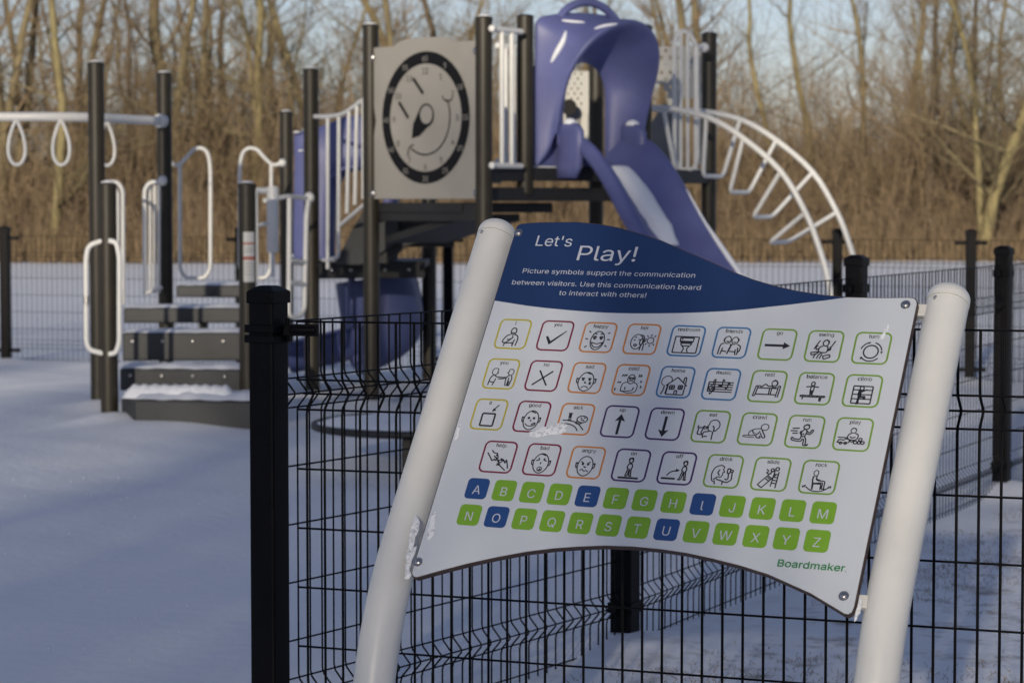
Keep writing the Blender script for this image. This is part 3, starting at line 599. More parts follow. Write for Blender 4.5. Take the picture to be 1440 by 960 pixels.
PIC['play'] = 'e 5 6.4 .8 .85 w.24;s 4.3 6.8 5 7.2 5.8 6.8;s 4.5 5.5 3.8 5 3.6 4 4.4 3.4 6 3.4 6.6 4.4 6.4 5.2 5.6 5.5;s 4.2 4.4 5 4 5.9 4.4;l .8 4 3.6 4;s 1 2.6 1.4 3.3 2.6 3.2 3.2 3.6 4.2 3.4 4 2.4 1 2.4 1 2.6;c 1.9 2.2 .35;c 3.3 2.2 .35;l 5.6 3 6.6 3 6.6 2.2 5.6 2.2 5.6 3;l 6.8 3 7.6 3 7.6 2.2 6.8 2.2 6.8 3;l 7.8 3 8.7 3 8.7 2.2 7.8 2.2 7.8 3;l 7 3.2 7 4 7.9 4 7.9 3.2 7 3.2;s 4.4 3.2 5 2.7 5.6 3.2'
PIC['help'] = 's 2.6 7.2 3.4 6.4 4.4 6.3 4.6 5.6 4.1 5.7;s 1.4 6.4 2.6 4.9 3.4 3.9 4 4.4 4.4 4 4.8 4.8 5.2 4.9;l 3.6 5.4 4.3 4.9;l 4.4 6 5 5.2 4.9 4.6;l 4.2 5.2 4.9 4.2 5.2 4.4;s 8.8 1.6 8.6 2.4 7.8 4.4 7.6 3.4 6.8 4.4 5.8 4.2 5.2 3.6;l 5.4 3.2 6.6 3.6;l 5.2 3 6.2 2.9;l 5 2.6 6 2.6 8.2 1;l 6 4.8 6.6 3.8;l 5 3.8 5.8 3.6 w.3;l 4.7 4.2 5.5 4.1 w.3;l 6.4 4.6 7 3.9'
PIC['bad'] = 'e 5 4 2.3 3.1 w.28;s 2.8 4.6 2.2 4.9 2.3 3.6 2.8 3.4;s 7.2 4.6 7.8 4.9 7.7 3.6 7.2 3.4;l 3.4 4.8 4.4 5.1 4 5.7;l 6.6 4.8 5.6 5.1 6 5.7;l 5 4.4 4.9 3.7;e 5 2.2 .7 .65 w.24;s 4.8 1.7 5.1 2.2 5.4 1.8;s 4.6 7 5.2 6.8 6 6.5'
PIC['angry'] = 'e 5 4 2.3 3.1 w.28;s 2.8 4.6 2.2 4.9 2.3 3.6 2.8 3.4;s 7.2 4.6 7.8 4.9 7.7 3.6 7.2 3.4;l 3.6 5.4 4.5 4.8 w.28;l 6.4 5.4 5.5 4.8 w.28;c 4.2 4.6 .2;c 5.8 4.6 .2;s 4.6 4 5 3.6 5.4 3.8;s 3.7 2.5 4.3 3 5 2.4 5.6 2.7 6.3 2.2 w.26'
PIC['on'] = 'e 4.8 6.6 .55 .7 w.34;s 4.3 6.4 4.2 7.2 5.2 7.4 5.4 6.2;l 4.3 5.6 4 4.4 4.3 4.2;l 5.3 5.6 5.6 4.4 5.2 4.2;l 4.3 5.6 5.3 5.6;l 4.4 4.4 4 1.8;l 4.8 4 4.6 1.8;l 4.9 4 5.1 1.8;l 5.3 4.4 5.6 1.8;l 3.8 1.8 4.6 1.8;l 5.1 1.8 5.9 1.8;f 2 .9 8 .9 8 1.5 2 1.5'
PIC['off'] = 'f .9 1.4 5.2 1.4 5.2 2 .9 2;s 2.4 2.6 3.4 3.8 5 4.4;f 4.9 3.9 6.2 4.5 4.9 5;e 7.4 6.8 .55 .7 w.34;s 6.9 6.6 6.8 7.4 7.8 7.6 8 6.4;l 6.9 5.8 6.6 4.6 6.9 4.4;l 7.9 5.8 8.2 4.6 7.8 4.4;l 6.9 5.8 7.9 5.8;l 7 4.6 6.4 1.6 5.9 1.5;l 7.4 4.2 7 1.6;l 7.5 4.2 7.8 1.6;l 7.9 4.6 8.3 1.6 8.6 1.5;l 5.9 1.5 7 1.5;l 7.6 1.5 8.6 1.5'
PIC['drink'] = 's 2.8 1.8 2.2 2.4 1.9 4.4 2.6 6.2 4.2 6.9 5.2 6.3 w.28;s 5.1 6.4 5 5.6 5.4 4.9 5 4.7 5 4 4.6 3.3 3.8 3.4 w.26;s 4 5.6 3.6 4.6 4.2 3.8;l 2.6 2.4 3.8 3.4;l 3.3 1 3 2.2;s 3.4 2.6 5 2.2 6.6 1.8 7.7 2.6;l 5.4 1 5.4 2.1;l 6.2 6 6.2 4.6 7 4.6 7 6 6.2 6;l 7 5.6 7.8 5.6 7.8 5 7 5;l 7.6 5 7.8 2.6;l 6.6 4.6 6.8 3;s 6.8 3 6.4 2.6 5.8 2.9'
PIC['slide'] = 'l 1.9 1.8 5 5.6 w.26;l 3.2 .9 6.6 5.2 w.26;l 1.9 1.8 3.2 .9 w.26;s 5 5.6 5.6 6.2 6.2 6;l 6 6 5.6 1.4 w.26;l 7.2 6 7 1;l 5.9 5.2 7.2 5.1;l 5.8 4.3 7.1 4.2;l 5.8 3.4 7.1 3.3;l 5.7 2.5 7 2.4;c 6.6 6.8 .5;c 5.3 6.4 .45;s 4.4 6 3.8 5.6 4.4 5.2 5.2 5.4;l 4.4 4.6 5.4 4 w.3;l 4.2 4.2 5.2 3.6 w.3;l 3.8 3.7 4.8 3.1;l 3.6 6.6 4.2 6.2'
PIC['rock'] = 'e 4 6.4 .7 .9 w.24;l 3.3 5.4 3.6 1.1;l 3.9 3 6 3 6 1.2 w.34;l 3.7 3 3.7 1.2;s 4.4 5.6 4.6 4.2 6.4 4 7 3.6 7 1.8 7.4 1.4;s 3.6 5.4 3.3 4.4 3.7 3.2 5.6 3.4 6.4 3.2 6.4 1.6 7.2 1.5;s 4.2 4.8 4.8 4.4 5.6 4.2;a 5 4.8 4.4 4.2 222 318 w.3;s 1 1.6 .8 2 1.2 2.2;s 1.4 1.8 1.3 2.2 1.7 2.4;s 8.2 2.4 8.5 2.2 8.4 1.8;s 8.7 2.6 9 2.3 8.9 1.9'
def draw(mb, spec, cx, cy, unit, n):
    def to(x, y): return (cx + (x - 5) * unit, cy + (y - 5) * unit)
    for st in spec.split(';'):
        tk = st.split(); wd = .32
        if tk[-1].startswith('w'): wd = float(tk.pop()[1:])
        c = tk[0]; q = [float(a) for a in tk[1:]]
        if c == 'c': q = [q[0], q[1], q[2], q[2]]; c = 'e'
        if c == 'e': ribbon(mb, [to(q[0] + q[2] * math.cos(2 * pi * k / 18), q[1] + q[3] * math.sin(2 * pi * k / 18)) for k in range(18)], wd * unit * 1.15, n, True)
        elif c == 'a':
            a0, a1 = math.radians(q[4]), math.radians(q[5]); ribbon(mb, [to(q[0] + q[2] * math.cos(a0 + (a1 - a0) * k / 12), q[1] + q[3] * math.sin(a0 + (a1 - a0) * k / 12)) for k in range(13)], wd * unit * 1.15, n)
        else:
            P = [(q[i], q[i + 1]) for i in range(0, len(q), 2)]
            if c == 's': P = [tuple(a) for a in smoothp(P, 4)]
            if c == 'f': mb.add([B(*to(x, y), n) for x, y in P], [tuple(range(len(P)))])
            elif c == 'l':
                for a, b in zip(P, P[1:]): ribbon(mb, [to(*a), to(*b)], max(wd, .3) * unit * 1.15, n)
            else: ribbon(mb, [to(*a) for a in P], wd * unit * 1.15, n)
GRID = [('I yellow;yes maroon;happy orange;hot orange;restroom blue;friends blue;go green;swing green;turn green', 0),
        ('you yellow;no maroon;sad orange;cold orange;home blue;music blue;rest green;balance green;climb green', 0),
        ('it yellow;good maroon;sick orange;up purple;down purple;eat green;crawl green;run green;play green', 0),
        ('help maroon;bad maroon;angry orange;on purple;off purple;drink green;slide green;rock green', .5)]
for r, (row, off) in enumerate(GRID):
    for c, item in enumerate(row.split(';')):
        nm, colr = item.split(); cx = (c + off) * .1026; cy = -r * .1030
        a = MB(); ribbon(a, rrect(cx, cy, (.0745), .0745, .012), .0040, .0016, True)
        tl = a.build('picture_tile', M['ring_' + colr], sign, label=f'{colr} outlined square symbol captioned {nm}', fixn=False)
        a = MB(); draw(a, PIC[nm], cx, cy - .0012, .0076 if nm not in ('restroom', 'music', 'go', 'you', 'off', 'crawl', 'play', 'sick', 'rock', 'hot') else .0072, .0017)
        a.build('line_drawing', M['ink'], tl, fixn=False)
        a = MB(); text_on(a, 'l' if nm == 'I' else nm, cx + (.0 if nm != 'it' else -.004), cy + .0242, .0017, .0178, center=True); text_on(a, 'l' if nm == 'I' else nm, cx + (.0 if nm != 'it' else -.004) + .0004, cy + .0243, .0019, .0172, center=True); a.build('caption', M['ink'], tl, fixn=False)
for i, ch in enumerate('ABCDEFGHIJKLMNOPQRSTUVWXYZ'):
    cx = .0239 + (i % 13) * .0642; cy = -.3884 - (i // 13) * .0637; m = 'tile_blue' if ch in 'AEIOU' else 'tile_green'
    a = MB(); a.add([B(x, y, .0016) for x, y in rrect(cx, cy, .0513, .0500, .0095)], [tuple(range(20))])
    tl = a.build('letter_tile', M[m], sign, label=f"{'blue' if m == 'tile_blue' else 'green'} rounded square printed with the letter {ch}", fixn=False)
    a = MB(); text_on(a, 'l' if ch == 'I' else ch, cx, cy - .0135, .0021, .0410, center=True); a.build('letter', M['print_white'], tl, fixn=False)
# bolts with dished washers
for (x, y) in ((-.0625, -.572), (-.0615, .2695), (.8735, .1085), (.872, -.567)):
    a = MB(); c = B(x, y, .0012); a.tube([c, c + BN * .0016], .0105, 18)
    wsh = a.build('bolt', M['steel'], sign, smooth=True); MB().dome(c + BN * .0016, .0072, BN, 14, 4, .55).build('bolt_head', M['steel'], wsh, smooth='all')
# pipes
PR = .0445
def sign_pipe(xl, ytop, off):
    pts = []; y = ytop
    ax = [B(xl, yy, off) for yy in np.linspace(ytop - .045, -.50, 8)]
    hdir = Vector((BV.x, BV.y, 0)).normalized(); ang = math.acos(BV.z); Rb = .85; p = ax[-1]
    for k in range(1, 13):
        a = ang * (1 - k / 12); a0 = ang
        pts.append(p + Vector((0, 0, -1)) * Rb * (math.sin(a0) - math.sin(a)) - hdir * Rb * (math.cos(a) - math.cos(a0)))
    low = pts[-1]; pts += [Vector((low.x, low.y, low.z * .6)), Vector((low.x, low.y, -.1))]
    pipe = MB().tube(ax + pts, PR, 28).build('pipe', M['white_pipe'], sign, smooth=True)
    cap = MB(); cap.tube([ax[0] + BV * .001, ax[0] + BV * .003], PR - .0025, 28); cap.tube([ax[0] + BV * .003, ax[0] + BV * .014], PR + .0008, 28); cap.dome(ax[0] + BV * .014, PR + .0008, BV, 28, 7, .72)
    co = cap.build('pipe_cap', M['white_pipe'], pipe, smooth=True)
    side = (BN * .9 - BU * .35).normalized(); MB().dome(ax[0] - BV * .008 + side * (PR + .0005), .0048, side, 10, 3, .5).build('rivet', M['steel'], pipe, smooth='all')
    return pipe
sign_pipe(-.1375, .323, -.040); sign_pipe(.949, .182, -.040)
# brackets between panel and pipes, behind the panel
for (x, y, d) in ((-.062, .262, .5), (-.062, -.572, .5), (.904, .108, .8), (.904, -.567, .8)):
    a = MB(); Rm = Matrix((BU, BV, BN)).transposed(); a.box(B(x, y, -.0125 - .006), (.075 * d, .028, .010), R=Rm); a.box(B(x, y, -.0125 - .018), (.05 * d, .018, .024), R=Rm)
    a.build('bracket', M['white_pipe'], sign, bevel=.002)
# frost stuck on panel and pipe
def blob(mb, pts_local, n0, hgt, seed, res=13, base=None):
    """a low lumpy patch over an ellipse list (x,y,rx,ry) on the board plane"""
    R = np.random.default_rng(seed)
    for (x, y, rx, ry) in pts_local:
        ph = R.uniform(0, 6.28, 4); rings = 4; vs = []
        for i in range(rings + 1):
            t = i / rings
            for k in range(res):
                a = 2 * pi * k / res; w_ = 1 + .22 * math.sin(2 * a + ph[0]) + .16 * math.sin(3 * a + ph[1]) + .12 * math.sin(5 * a + ph[2])
                hh = hgt * (1 - t * t) * (1 + R.normal(0, .18)); vs.append(B(x + rx * t * w_ * math.cos(a), y + ry * t * w_ * math.sin(a), n0 + hh - .0004))
        mb.add(vs, [(i * res + k, i * res + (k + 1) % res, (i + 1) * res + (k + 1) % res, (i + 1) * res + k) for i in range(rings) for k in range(res)])
a = MB(); blob(a, [(.150, -.240, .034, .012), (.172, -.228, .022, .009), (.122, -.249, .018, .006)], .0022, .0016, 3); a.build('frost_streak', M['frost'], sign, smooth='all')
a = MB(); blob(a, [(.840, .034, .004, .012), (.846, .050, .003, .008)], .0022, .0005, 4); a.build('frost_streak', M['frost'], sign, smooth='all')
for sp_ in ([(-.055, -.492, .009, .026), (-.060, -.465, .006, .012)], [(-.062, -.255, .005, .020)]):
    a = MB(); blob(a, sp_, .0022, .0016, 6); a.build('frost_patch', M['frost'], sign, smooth='all')
a = MB(); blob(a, [(-.093, -.515, .010, .045), (-.100, -.485, .006, .018), (-.083, -.57, .007, .030), (-.078, -.602, .006, .014)], .0006, .0045, 7); a.build('frost_clump', M['frost'], sign, smooth='all')
a = MB()
for q_, r_ in (((-.120, -.640), .0022), ((-.119, -.647), .0015), ((-.1225, -.655), .0012)): a.dome(B(q_[0], q_[1], -.0145), r_, BN, 8, 3, .5)
a.build('scuff', M['panel_grey'], sign)
a = MB(); blob(a, [(.904, -.588, .006, .022)], -.006, .006, 9); a.build('frost_clump', M['frost'], sign, smooth='all')

# ------------------------------------------------------------------ playground structure
def P(px, Y, z): return Vector((XH(px, Y), Y, z))
ps = thing('play_tower', 'large play tower with tall dark posts, decks and white railings behind the board', 'play structure', (-.2, 17.2, 0))
def tall_post(px, Y, zt, parent, r=.0575, z0=-.1, label=None, m='bronze'):
    x = XH(px, Y); a = MB(); a.tube([(x, Y, z0), (x, Y, zt - .02)], r, 20)
    o = a.build('post', M[m], parent, smooth=True, label=label)
    c = MB(); c.tube([(x, Y, zt - .035), (x, Y, zt - .012)], r + .003, 20); c.dome((x, Y, zt - .012), r + .003, (0, 0, 1), 20, 3, .2); c.build('post_cap', M[m], o, smooth=True)
    s_ = MB(); s_.dome((x, Y, zt), r * .8, (0, 0, 1), 12, 3, .25); s_.build('snow_cap', M['snow'], o, smooth='all')
    return Vector((x, Y, 0))
Y522, Y680, Y738, Y905, Y996 = 17.2, 16.35, 16.75, 17.4, 18.45
pA = tall_post(522, Y522, 2.69, ps); pB = tall_post(680.5, Y680, 2.68, ps)
pD = tall_post(905, Y905, 2.70, ps); pE = tall_post(996.5, Y996, 2.72, ps)
pF = tall_post(838, 18.9, 2.66, ps); pG = tall_post(438, 18.1, 2.43, ps); pH = tall_post(403, 21.0, 2.22, ps)
pI = tall_post(603, 19.3, 1.5, ps)
# hanging stub post at the slide's left side
x = XH(738.5, Y738); a = MB(); a.tube([(x, Y738, 1.50), (x, Y738, 2.71)], .058, 20); a.dome((x, Y738, 1.50), .058, (0, 0, -1), 20, 5, .7); a.dome((x, Y738, 2.71), .06, (0, 0, 1), 20, 3, .25)
a.build('stub_post', M['bronze'], ps, smooth=True, label='short hanging post with a rounded foot left of the slide'); pC = Vector((x, Y738, 0))
# main deck
back1 = Vector((XH(838, 18.9), 18.9, 0)); backL = Vector((XH(700, 18.4), 18.4, 0))
deckpoly = [pB, pC, pD, pE, back1 + Vector((.1, .3, 0)), backL]
def beam(a, b, z0, z1, parent, m='deck', th=.06, name='deck_beam', label=None):
    a = Vector(a); b = Vector(b); d = b - a; c = (a + b) / 2
    return MB().box((c.x, c.y, (z0 + z1) / 2), (d.length, th, z1 - z0), math.atan2(d.y, d.x)).build(name, M[m], parent, bevel=.006, label=label)
MB().prism([(p.x, p.y, 1.63) for p in deckpoly], (0, 0, .035)).build('deck_floor', M['deck'], ps)
for a_, b_ in ((pB, pC), (pC, pD), (pD, pE), (pE, back1 + Vector((.1, .3, 0))), (backL, pB)): beam(a_, b_, 1.575 if a_ is not pC else 1.58, 1.672, ps)
beam(pB + Vector((0, .12, 0)), pD + Vector((-.12, .1, 0)), 1.44, 1.535, ps, th=.08, name='support_beam')
MB().prism([(p.x * .98 + .01, p.y + .02, 1.672) for p in deckpoly], (0, 0, .012)).build('deck_snow', M['snow'], ps, bevel=.008)
# clock side: upper deck behind the clock panel and the stair down to the low deck
u1 = (pB - pA).normalized(); n1 = Vector((-u1.y, u1.x, 0))    # pointing away from the viewer
if n1.y < 0: n1 = -n1
k0 = pA + u1 * .03; k1 = pB - u1 * .03
MB().prism([(q.x, q.y, 1.36) for q in (k0 + n1 * .02, k1 - u1 * .22 + n1 * .02, k1 - u1 * .22 + n1 * .9, k0 + n1 * .9)], (0, 0, .07)).build('clock_deck', M['deck'], ps, bevel=.006)
beam(k0 + n1 * .05, k1 - u1 * .10 + n1 * .05, 1.30, 1.425, ps, name='deck_fascia', th=.03)
MB().prism([(q.x, q.y, z) for q, z in ((k0 + n1 * .1, 1.19), (k1 - u1 * .35 + n1 * .1, 1.35), (k1 - u1 * .35 + n1 * .7, 1.35), (k0 + n1 * .7, 1.19))], (0, 0, -.05)).build('stair_soffit', M['deck'], ps)
lowY = 18.35
la, lb, lc, ld = P(448, 17.95, 0), P(597, 18.2, 0), P(605, 19.3, 0), P(405, 19.6, 0)
MB().prism([(q.x, q.y, .94) for q in (la, lb, lc, ld)], (0, 0, .05)).build('low_deck', M['deck'], ps, bevel=.005)
beam(la, lb, .865, .985, ps, 'deck', .03, 'deck_fascia')
for t_ in (.12, .30, .62, .85):
    q = la.lerp(lb, t_) + Vector((0, -.02, .93)); MB().dome(q, .014, (0, -1, 0), 8, 3, .5).build('bolt', M['steel'], ps, smooth='all')
MB().prism([(q.x, q.y, .992) for q in (la + Vector((.02, .05, 0)), lb.lerp(la, .68) + Vector((0, .05, 0)), lc.lerp(ld, .7), ld)], (0, 0, .02)).build('deck_snow', M['snow'], ps, bevel=.01)
# stringer of the stair
sy = 17.75
st_ = [W(470, 372, sy), W(498, 318, sy), W(514, 292, sy), W(560, 292, sy), W(560, 340, sy), W(508, 372, sy)]
MB().prism(st_, (0, .03, 0)).build('stair_stringer', M['riser'], ps)
for k in range(3):
    q0 = W(520 + 18 * k, 300 + 22 * (2 - k), 17.8 + .1 * k); MB().box(q0 + Vector((.30, .25, 0)), (.62, .28, .04), .05).build('stair_tread', M['deck'], ps, bevel=.004)
MB().prism([W(476, 370, 17.8), W(530, 288, 17.8), W(652, 288, 17.8), W(650, 303, 17.8), W(612, 334, 17.8), W(570, 346, 17.8), W(545, 370, 17.8)], (0, .45, 0)).build('stair_side', M['deck'], ps)
# sloping rail from the left tall post to the clock post
def tube_part(pts, r, parent, name, m='white_tube', n=10, rad=.05, label=None, sm=False):
    pts = [Vector(p) for p in pts]; q = smoothp([tuple(p) for p in pts], 6) if sm else (fillet(pts, rad) if len(pts) > 2 else pts)
    return MB().tube([Vector(a) for a in q], r, n).build(name, M[m], parent, smooth=True, label=label)
yr = lambda px: 18.0 + (17.25 - 18.0) * (px - 445) / 70
tube_part([W(443, 164, yr(443)), W(462, 164, yr(462)), W(482, 160, yr(482)), W(498, 150, yr(498)), W(513, 139, yr(513))], .0165, ps, 'handrail', sm=True)
tube_part([W(461, 378, yr(461)), W(461, 164, yr(461))], .0145, ps, 'rail_bar')
tube_part([W(462, 366, yr(462)), W(476, 361, yr(476)), W(476.5, 164, yr(476))], .0145, ps, 'rail_bar', rad=.04)
for (xa, ya, yb) in ((491, 157, 300), (502, 147, 288), (511, 141, 280)): tube_part([W(xa, ya, yr(xa)), W(xa - (3 if xa < 505 else 0), yb, yr(xa))], .0145, ps, 'rail_bar')
tube_part([W(478, 317, yr(478)), W(512, 288, yr(512))], .015, ps, 'handrail')
# small barrier between the two posts left of the slide, twice (near and far side)
def bar_rail(pa, pb, z0, z1, nbar, parent, r=.0165):
    pa = Vector(pa); pb = Vector(pb)
    for z in (z0, z1):
        MB().tube([(pa.x, pa.y, z), (pb.x, pb.y, z)], r * 1.15, 10).build('handrail', M['white_tube'], parent, smooth=True)
        MB().dome((pa.x, pa.y - .03, z), .026, (-.3, -.9, 0), 10, 3, .6).build('tube_clamp', M['white_tube'], parent, smooth='all')
    for k in range(nbar):
        q = pa.lerp(pb, (k + 1) / (nbar + 1)); MB().tube([(q.x, q.y, z0), (q.x, q.y, z1)], r, 10).build('rail_bar', M['white_tube'], parent, smooth=True)
bar_rail(P(692, 16.32, 0), P(733, 16.6, 0), W(700, 233, 16.4).z, W(700, 42, 16.4).z, 2, ps, .0175)
bar_rail(P(700, 18.3, 0), P(745, 18.5, 0), W(700, 228, 18.4).z, W(700, 66, 18.4).z, 3, ps, .016)
# perforated panels at the back of the tower
def perforated(A_, B_, z0, z1, parent, nx, nz, hole, m='white_tube', name='perforated_panel'):
    A_ = Vector(A_); B_ = Vector(B_); d = B_ - A_; mb = MB()
    for i in range(nx):
        for j in range(nz):
            def q(a, b): return A_ + d * ((i + a) / nx) + Vector((0, 0, z0 + (z1 - z0) * (j + b) / nz))
            sq = [q(*c) for c in ((0, 0), (.5, 0), (1, 0), (1, .5), (1, 1), (.5, 1), (0, 1), (0, .5))]
            hk = hole(i, j)
            if hk == 2: continue
            if hk == 0: mb.add([sq[0], sq[2], sq[4], sq[6]], [(0, 1, 2, 3)])
            else:
                r = .31; ci = [q(.5 + r * math.cos(t), .5 + r * math.sin(t)) for t in [pi * 1.25 + k * pi / 4 for k in range(8)]]
                mb.add(sq + ci, [(k, (k + 1) % 8, 8 + (k + 1) % 8, 8 + k) for k in range(8)])
    return mb.build(name, M[m], parent, solid=.018)
def hole1(i, j):
    x_, z_ = i / 12 , j / 22; r = math.hypot(x_ - .05, (z_ - .50) * 1.5)
    if r < .42 and z_ > .42: return 2
    if .62 < r < .95 and z_ > .5: return 1
    return 0
perforated(P(908, 18.85, 0), P(958, 18.75, 0), W(915, 232, 18.8).z, W(915, 66, 18.8).z, ps, 8, 16, lambda i, j: 2 if math.hypot(i / 8 + .0, (j - 4) / 9) < .78 else (1 if (j > 9 and i > 1 and (i + j) % 2) else 0), m='panel_white')
perforated(P(958.5, 18.75, 0), P(985, 18.7, 0), W(915, 232, 18.8).z, W(915, 66, 18.8).z, ps, 4, 16, lambda i, j: 2 if (i < 3 and j < 9) else (1 if (j > 10 and i % 2) else 0), m='panel_white')
bp2 = MB().prism([P(905, 18.95, 1.68), P(950, 18.9, 1.68), P(950, 18.9, 2.17), P(932, 18.9, 2.20), P(905, 18.95, 1.95)], (0, .02, 0)); bp2.build('grey_back_panel', M['panel_grey'], ps)  # plain grey sheet behind the perforated panel's cutout
perforated(P(792, 19.3, 0), P(829, 19.25, 0), 1.68, 2.47, ps, 8, 20, lambda i, j: 1 if (j > 12 and (i + j) % 2 == 0 and i < 6) else 0, m='panel_white')
a = MB(); q = W(800, 151, 19.1); a.tube([q, q + Vector((0, -.05, 0))], .062, 18); a.build('panel_knob', M['panel_black'], ps, smooth=True)
MB().prism([P(795, 19.22, 1.75), P(815, 19.22, 1.75), P(815, 19.22, 2.18), P(795, 19.22, 2.18)], (0, .012, 0)).build('panel_inlay', M['panel_grey'], ps)
# loop rail beside the arch climber
yl = 18.05
for pth in ([W(945, 150, yl), W(946.5, 236, yl), W(985, 239, yl + .1), W(988, 68, yl + .1)],): pass
tube_part([W(949, 238, yl), W(948, 62, yl), W(953, 47, yl), W(961, 43, yl), W(972, 50, yl), W(979, 66, yl), W(990, 67, yl + .1)], .0165, ps, 'loop_rail', rad=.06)
for xx, y1_ in ((957.5, 46), (967, 50), (978, 66)): tube_part([W(xx, 238, yl), W(xx, y1_, yl)], .0145, ps, 'rail_bar')
tube_part([W(949, 222, yl), W(955, 238, yl), W(974, 239, yl), W(981, 225, yl), W(980, 66, yl)], .0145, ps, 'loop_rail', rad=.05)
MB().dome(W(990, 67, yl + .1), .038, (-.2, -1, 0), 10, 4, .8).build('tube_clamp', M['white_tube'], ps, smooth='all')

# ------------------------------------------------------------------ clock panel
ck = thing('clock_panel', 'greige play clock panel with a smiling face and oval black number ring', 'panel', (pA.x, pA.y, 0))
cw = (pB - pA).length; fN = -n1
def CK(s, z, n=0.0): return pA + u1 * s + fN * (.02 + n) + Vector((0, 0, z))
s0, s1 = .075, cw - .07; zb_, zt_ = 1.455, 2.52
topc = []
for k in range(17):
    t = k / 16; s = s0 + (s1 - s0) * t; e_ = abs(t - .5) * 2; bumpz = .045 * (1 - (e_ / .6) ** 4) ** .5 if e_ < .6 else 0
    topc.append((s, zt_ + bumpz))
pl = [(s0 - .02, zb_), (s1 + .02, zb_), (s1 + .02, zb_ + .45), (s1, zb_ + .55), (s1 + .02, zb_ + .65), (s1 + .02, zt_)] + topc[::-1] + [(s0 - .02, zt_), (s0 - .02, zb_ + .65), (s0, zb_ + .55), (s0 - .02, zb_ + .45)]
pl2 = [(s, z) for s, z in pl]
panel = MB().prism([CK(s, z) for s, z in pl2], -fN * .02).build('panel_sheet', M['panel_tan'], ck, bevel=.004)
sc_, zc_ = (s0 + s1) / 2 + .015, 2.015; RO, RI = .455, .372; kx = 1.0
def ck_rib(mb, pts, wd, n, closed=False):
    N = len(pts); L = []
    for i in range(N):
        a_ = Vector(pts[i - 1]) if (i > 0 or closed) else Vector(pts[i]); c_ = Vector(pts[(i + 1) % N]) if (i < N - 1 or closed) else Vector(pts[i]); t_ = (c_ - a_).normalized(); L += [(pts[i][0] - t_.y * wd / 2, pts[i][1] + t_.x * wd / 2), (pts[i][0] + t_.y * wd / 2, pts[i][1] - t_.x * wd / 2)]
    mb.add([CK(s, z, n) for s, z in L], [(2 * i, 2 * i + 1, (2 * i + 3) % (2 * N), (2 * i + 2) % (2 * N)) for i in range(N if closed else N - 1)])
def ang_pts(r, a0=0, a1=360, n=48, cx_=None, cz_=None, rx=1, rz=1):
    cx_ = sc_ if cx_ is None else cx_; cz_ = zc_ if cz_ is None else cz_
    return [(cx_ + r * rx * math.sin(math.radians(a0 + (a1 - a0) * k / n)), cz_ + r * rz * math.cos(math.radians(a0 + (a1 - a0) * k / n))) for k in range(n + (0 if abs(a1 - a0) == 360 else 1))]
a = MB(); ck_rib(a, ang_pts((RO + RI) / 2), RO - RI, .003, True); ring = a.build('number_ring', M['panel_black'], ck, fixn=False)
def ck_text(mb, txt, s, z, size, n, off=0.0):
    vs, fs = text_geo(txt, size, off); cx_ = (min(v[0] for v in vs) + max(v[0] for v in vs)) / 2
    mb.add([CK(s + vx - cx_, z + vy - size * .36, n) for vx, vy in vs], fs)
for k in range(1, 13):
    th_ = math.radians(30 * k); a = MB(); ck_text(a, str(k), sc_ + .328 * math.sin(th_), zc_ + .328 * math.cos(th_), .080, .004, .0008); a.build('hour_numeral', M['deck'], ck, fixn=False)
    a = MB(); rr_ = (RO + RI) / 2; ck_text(a, str(k * 5), sc_ + rr_ * math.sin(th_), zc_ + rr_ * math.cos(th_), .070, .0045, .0008); a.build('minute_numeral', M['panel_tan'], ring, fixn=False)
a = MB(); ck_rib(a, ang_pts(.255, 62, 215, 30), .011, .004); ck_rib(a, ang_pts(.06, 130, 250, 8, sc_ + .235, zc_ + .165), .010, .004); ck_rib(a, ang_pts(.06, 250, 360, 8, sc_ - .12, zc_ - .245), .010, .004)
a.build('smile', M['panel_black'], ck, fixn=False)
for (ca, cb) in (((-.125, .275), (-.02, .165)), ((-.275, .115), (-.175, .0))):
    a = MB(); ck_rib(a, [(sc_ + ca[0], zc_ + ca[1]), (sc_ + cb[0], zc_ + cb[1])], .024, .004); a.build('eye', M['panel_black'], ck, fixn=False)
a = MB(); tear = [(sc_ - .14, zc_ - .14), (sc_ - .125, zc_ - .04), (sc_ - .06, zc_ + .055)] + ang_pts(.082, -40, 140, 14, sc_ + .01, zc_ + .015) + [(sc_ + .02, zc_ - .07), (sc_ - .06, zc_ - .125)]
a.add([CK(s, z, .004) for s, z in tear], [tuple(range(len(tear)))]); hand = a.build('clock_hand', M['panel_black'], ck, fixn=False)
a = MB(); dsk = ang_pts(.064, 0, 360, 24, sc_ + .015, zc_ + .02); a.add([CK(s, z, .006) for s, z in dsk], [tuple(range(24))]); a.build('hub_disc', M['panel_tan'], hand, fixn=False)
for s, z in ((s0 - .03, zt_ - .07), (s1 + .02, zt_ - .07), (s0 - .03, zb_ + .04), (s1 + .02, zb_ + .04)):
    a = MB(); a.dome(CK(s, z, .0), .03, fN, 12, 4, .8); a.build('panel_clamp', M['steel'], ck, smooth='all')

# ------------------------------------------------------------------ slide with moulded hood
q2 = (pD - pC).normalized(); out = Vector((q2.y, -q2.x, 0))
def SL(p, q, z): return pC + q2 * p + out * q + Vector((0, 0, z))
sd = thing('slide', 'violet blue plastic slide with arched hood and snow lying in its bed', 'slide', SL(.55, 0, 0))
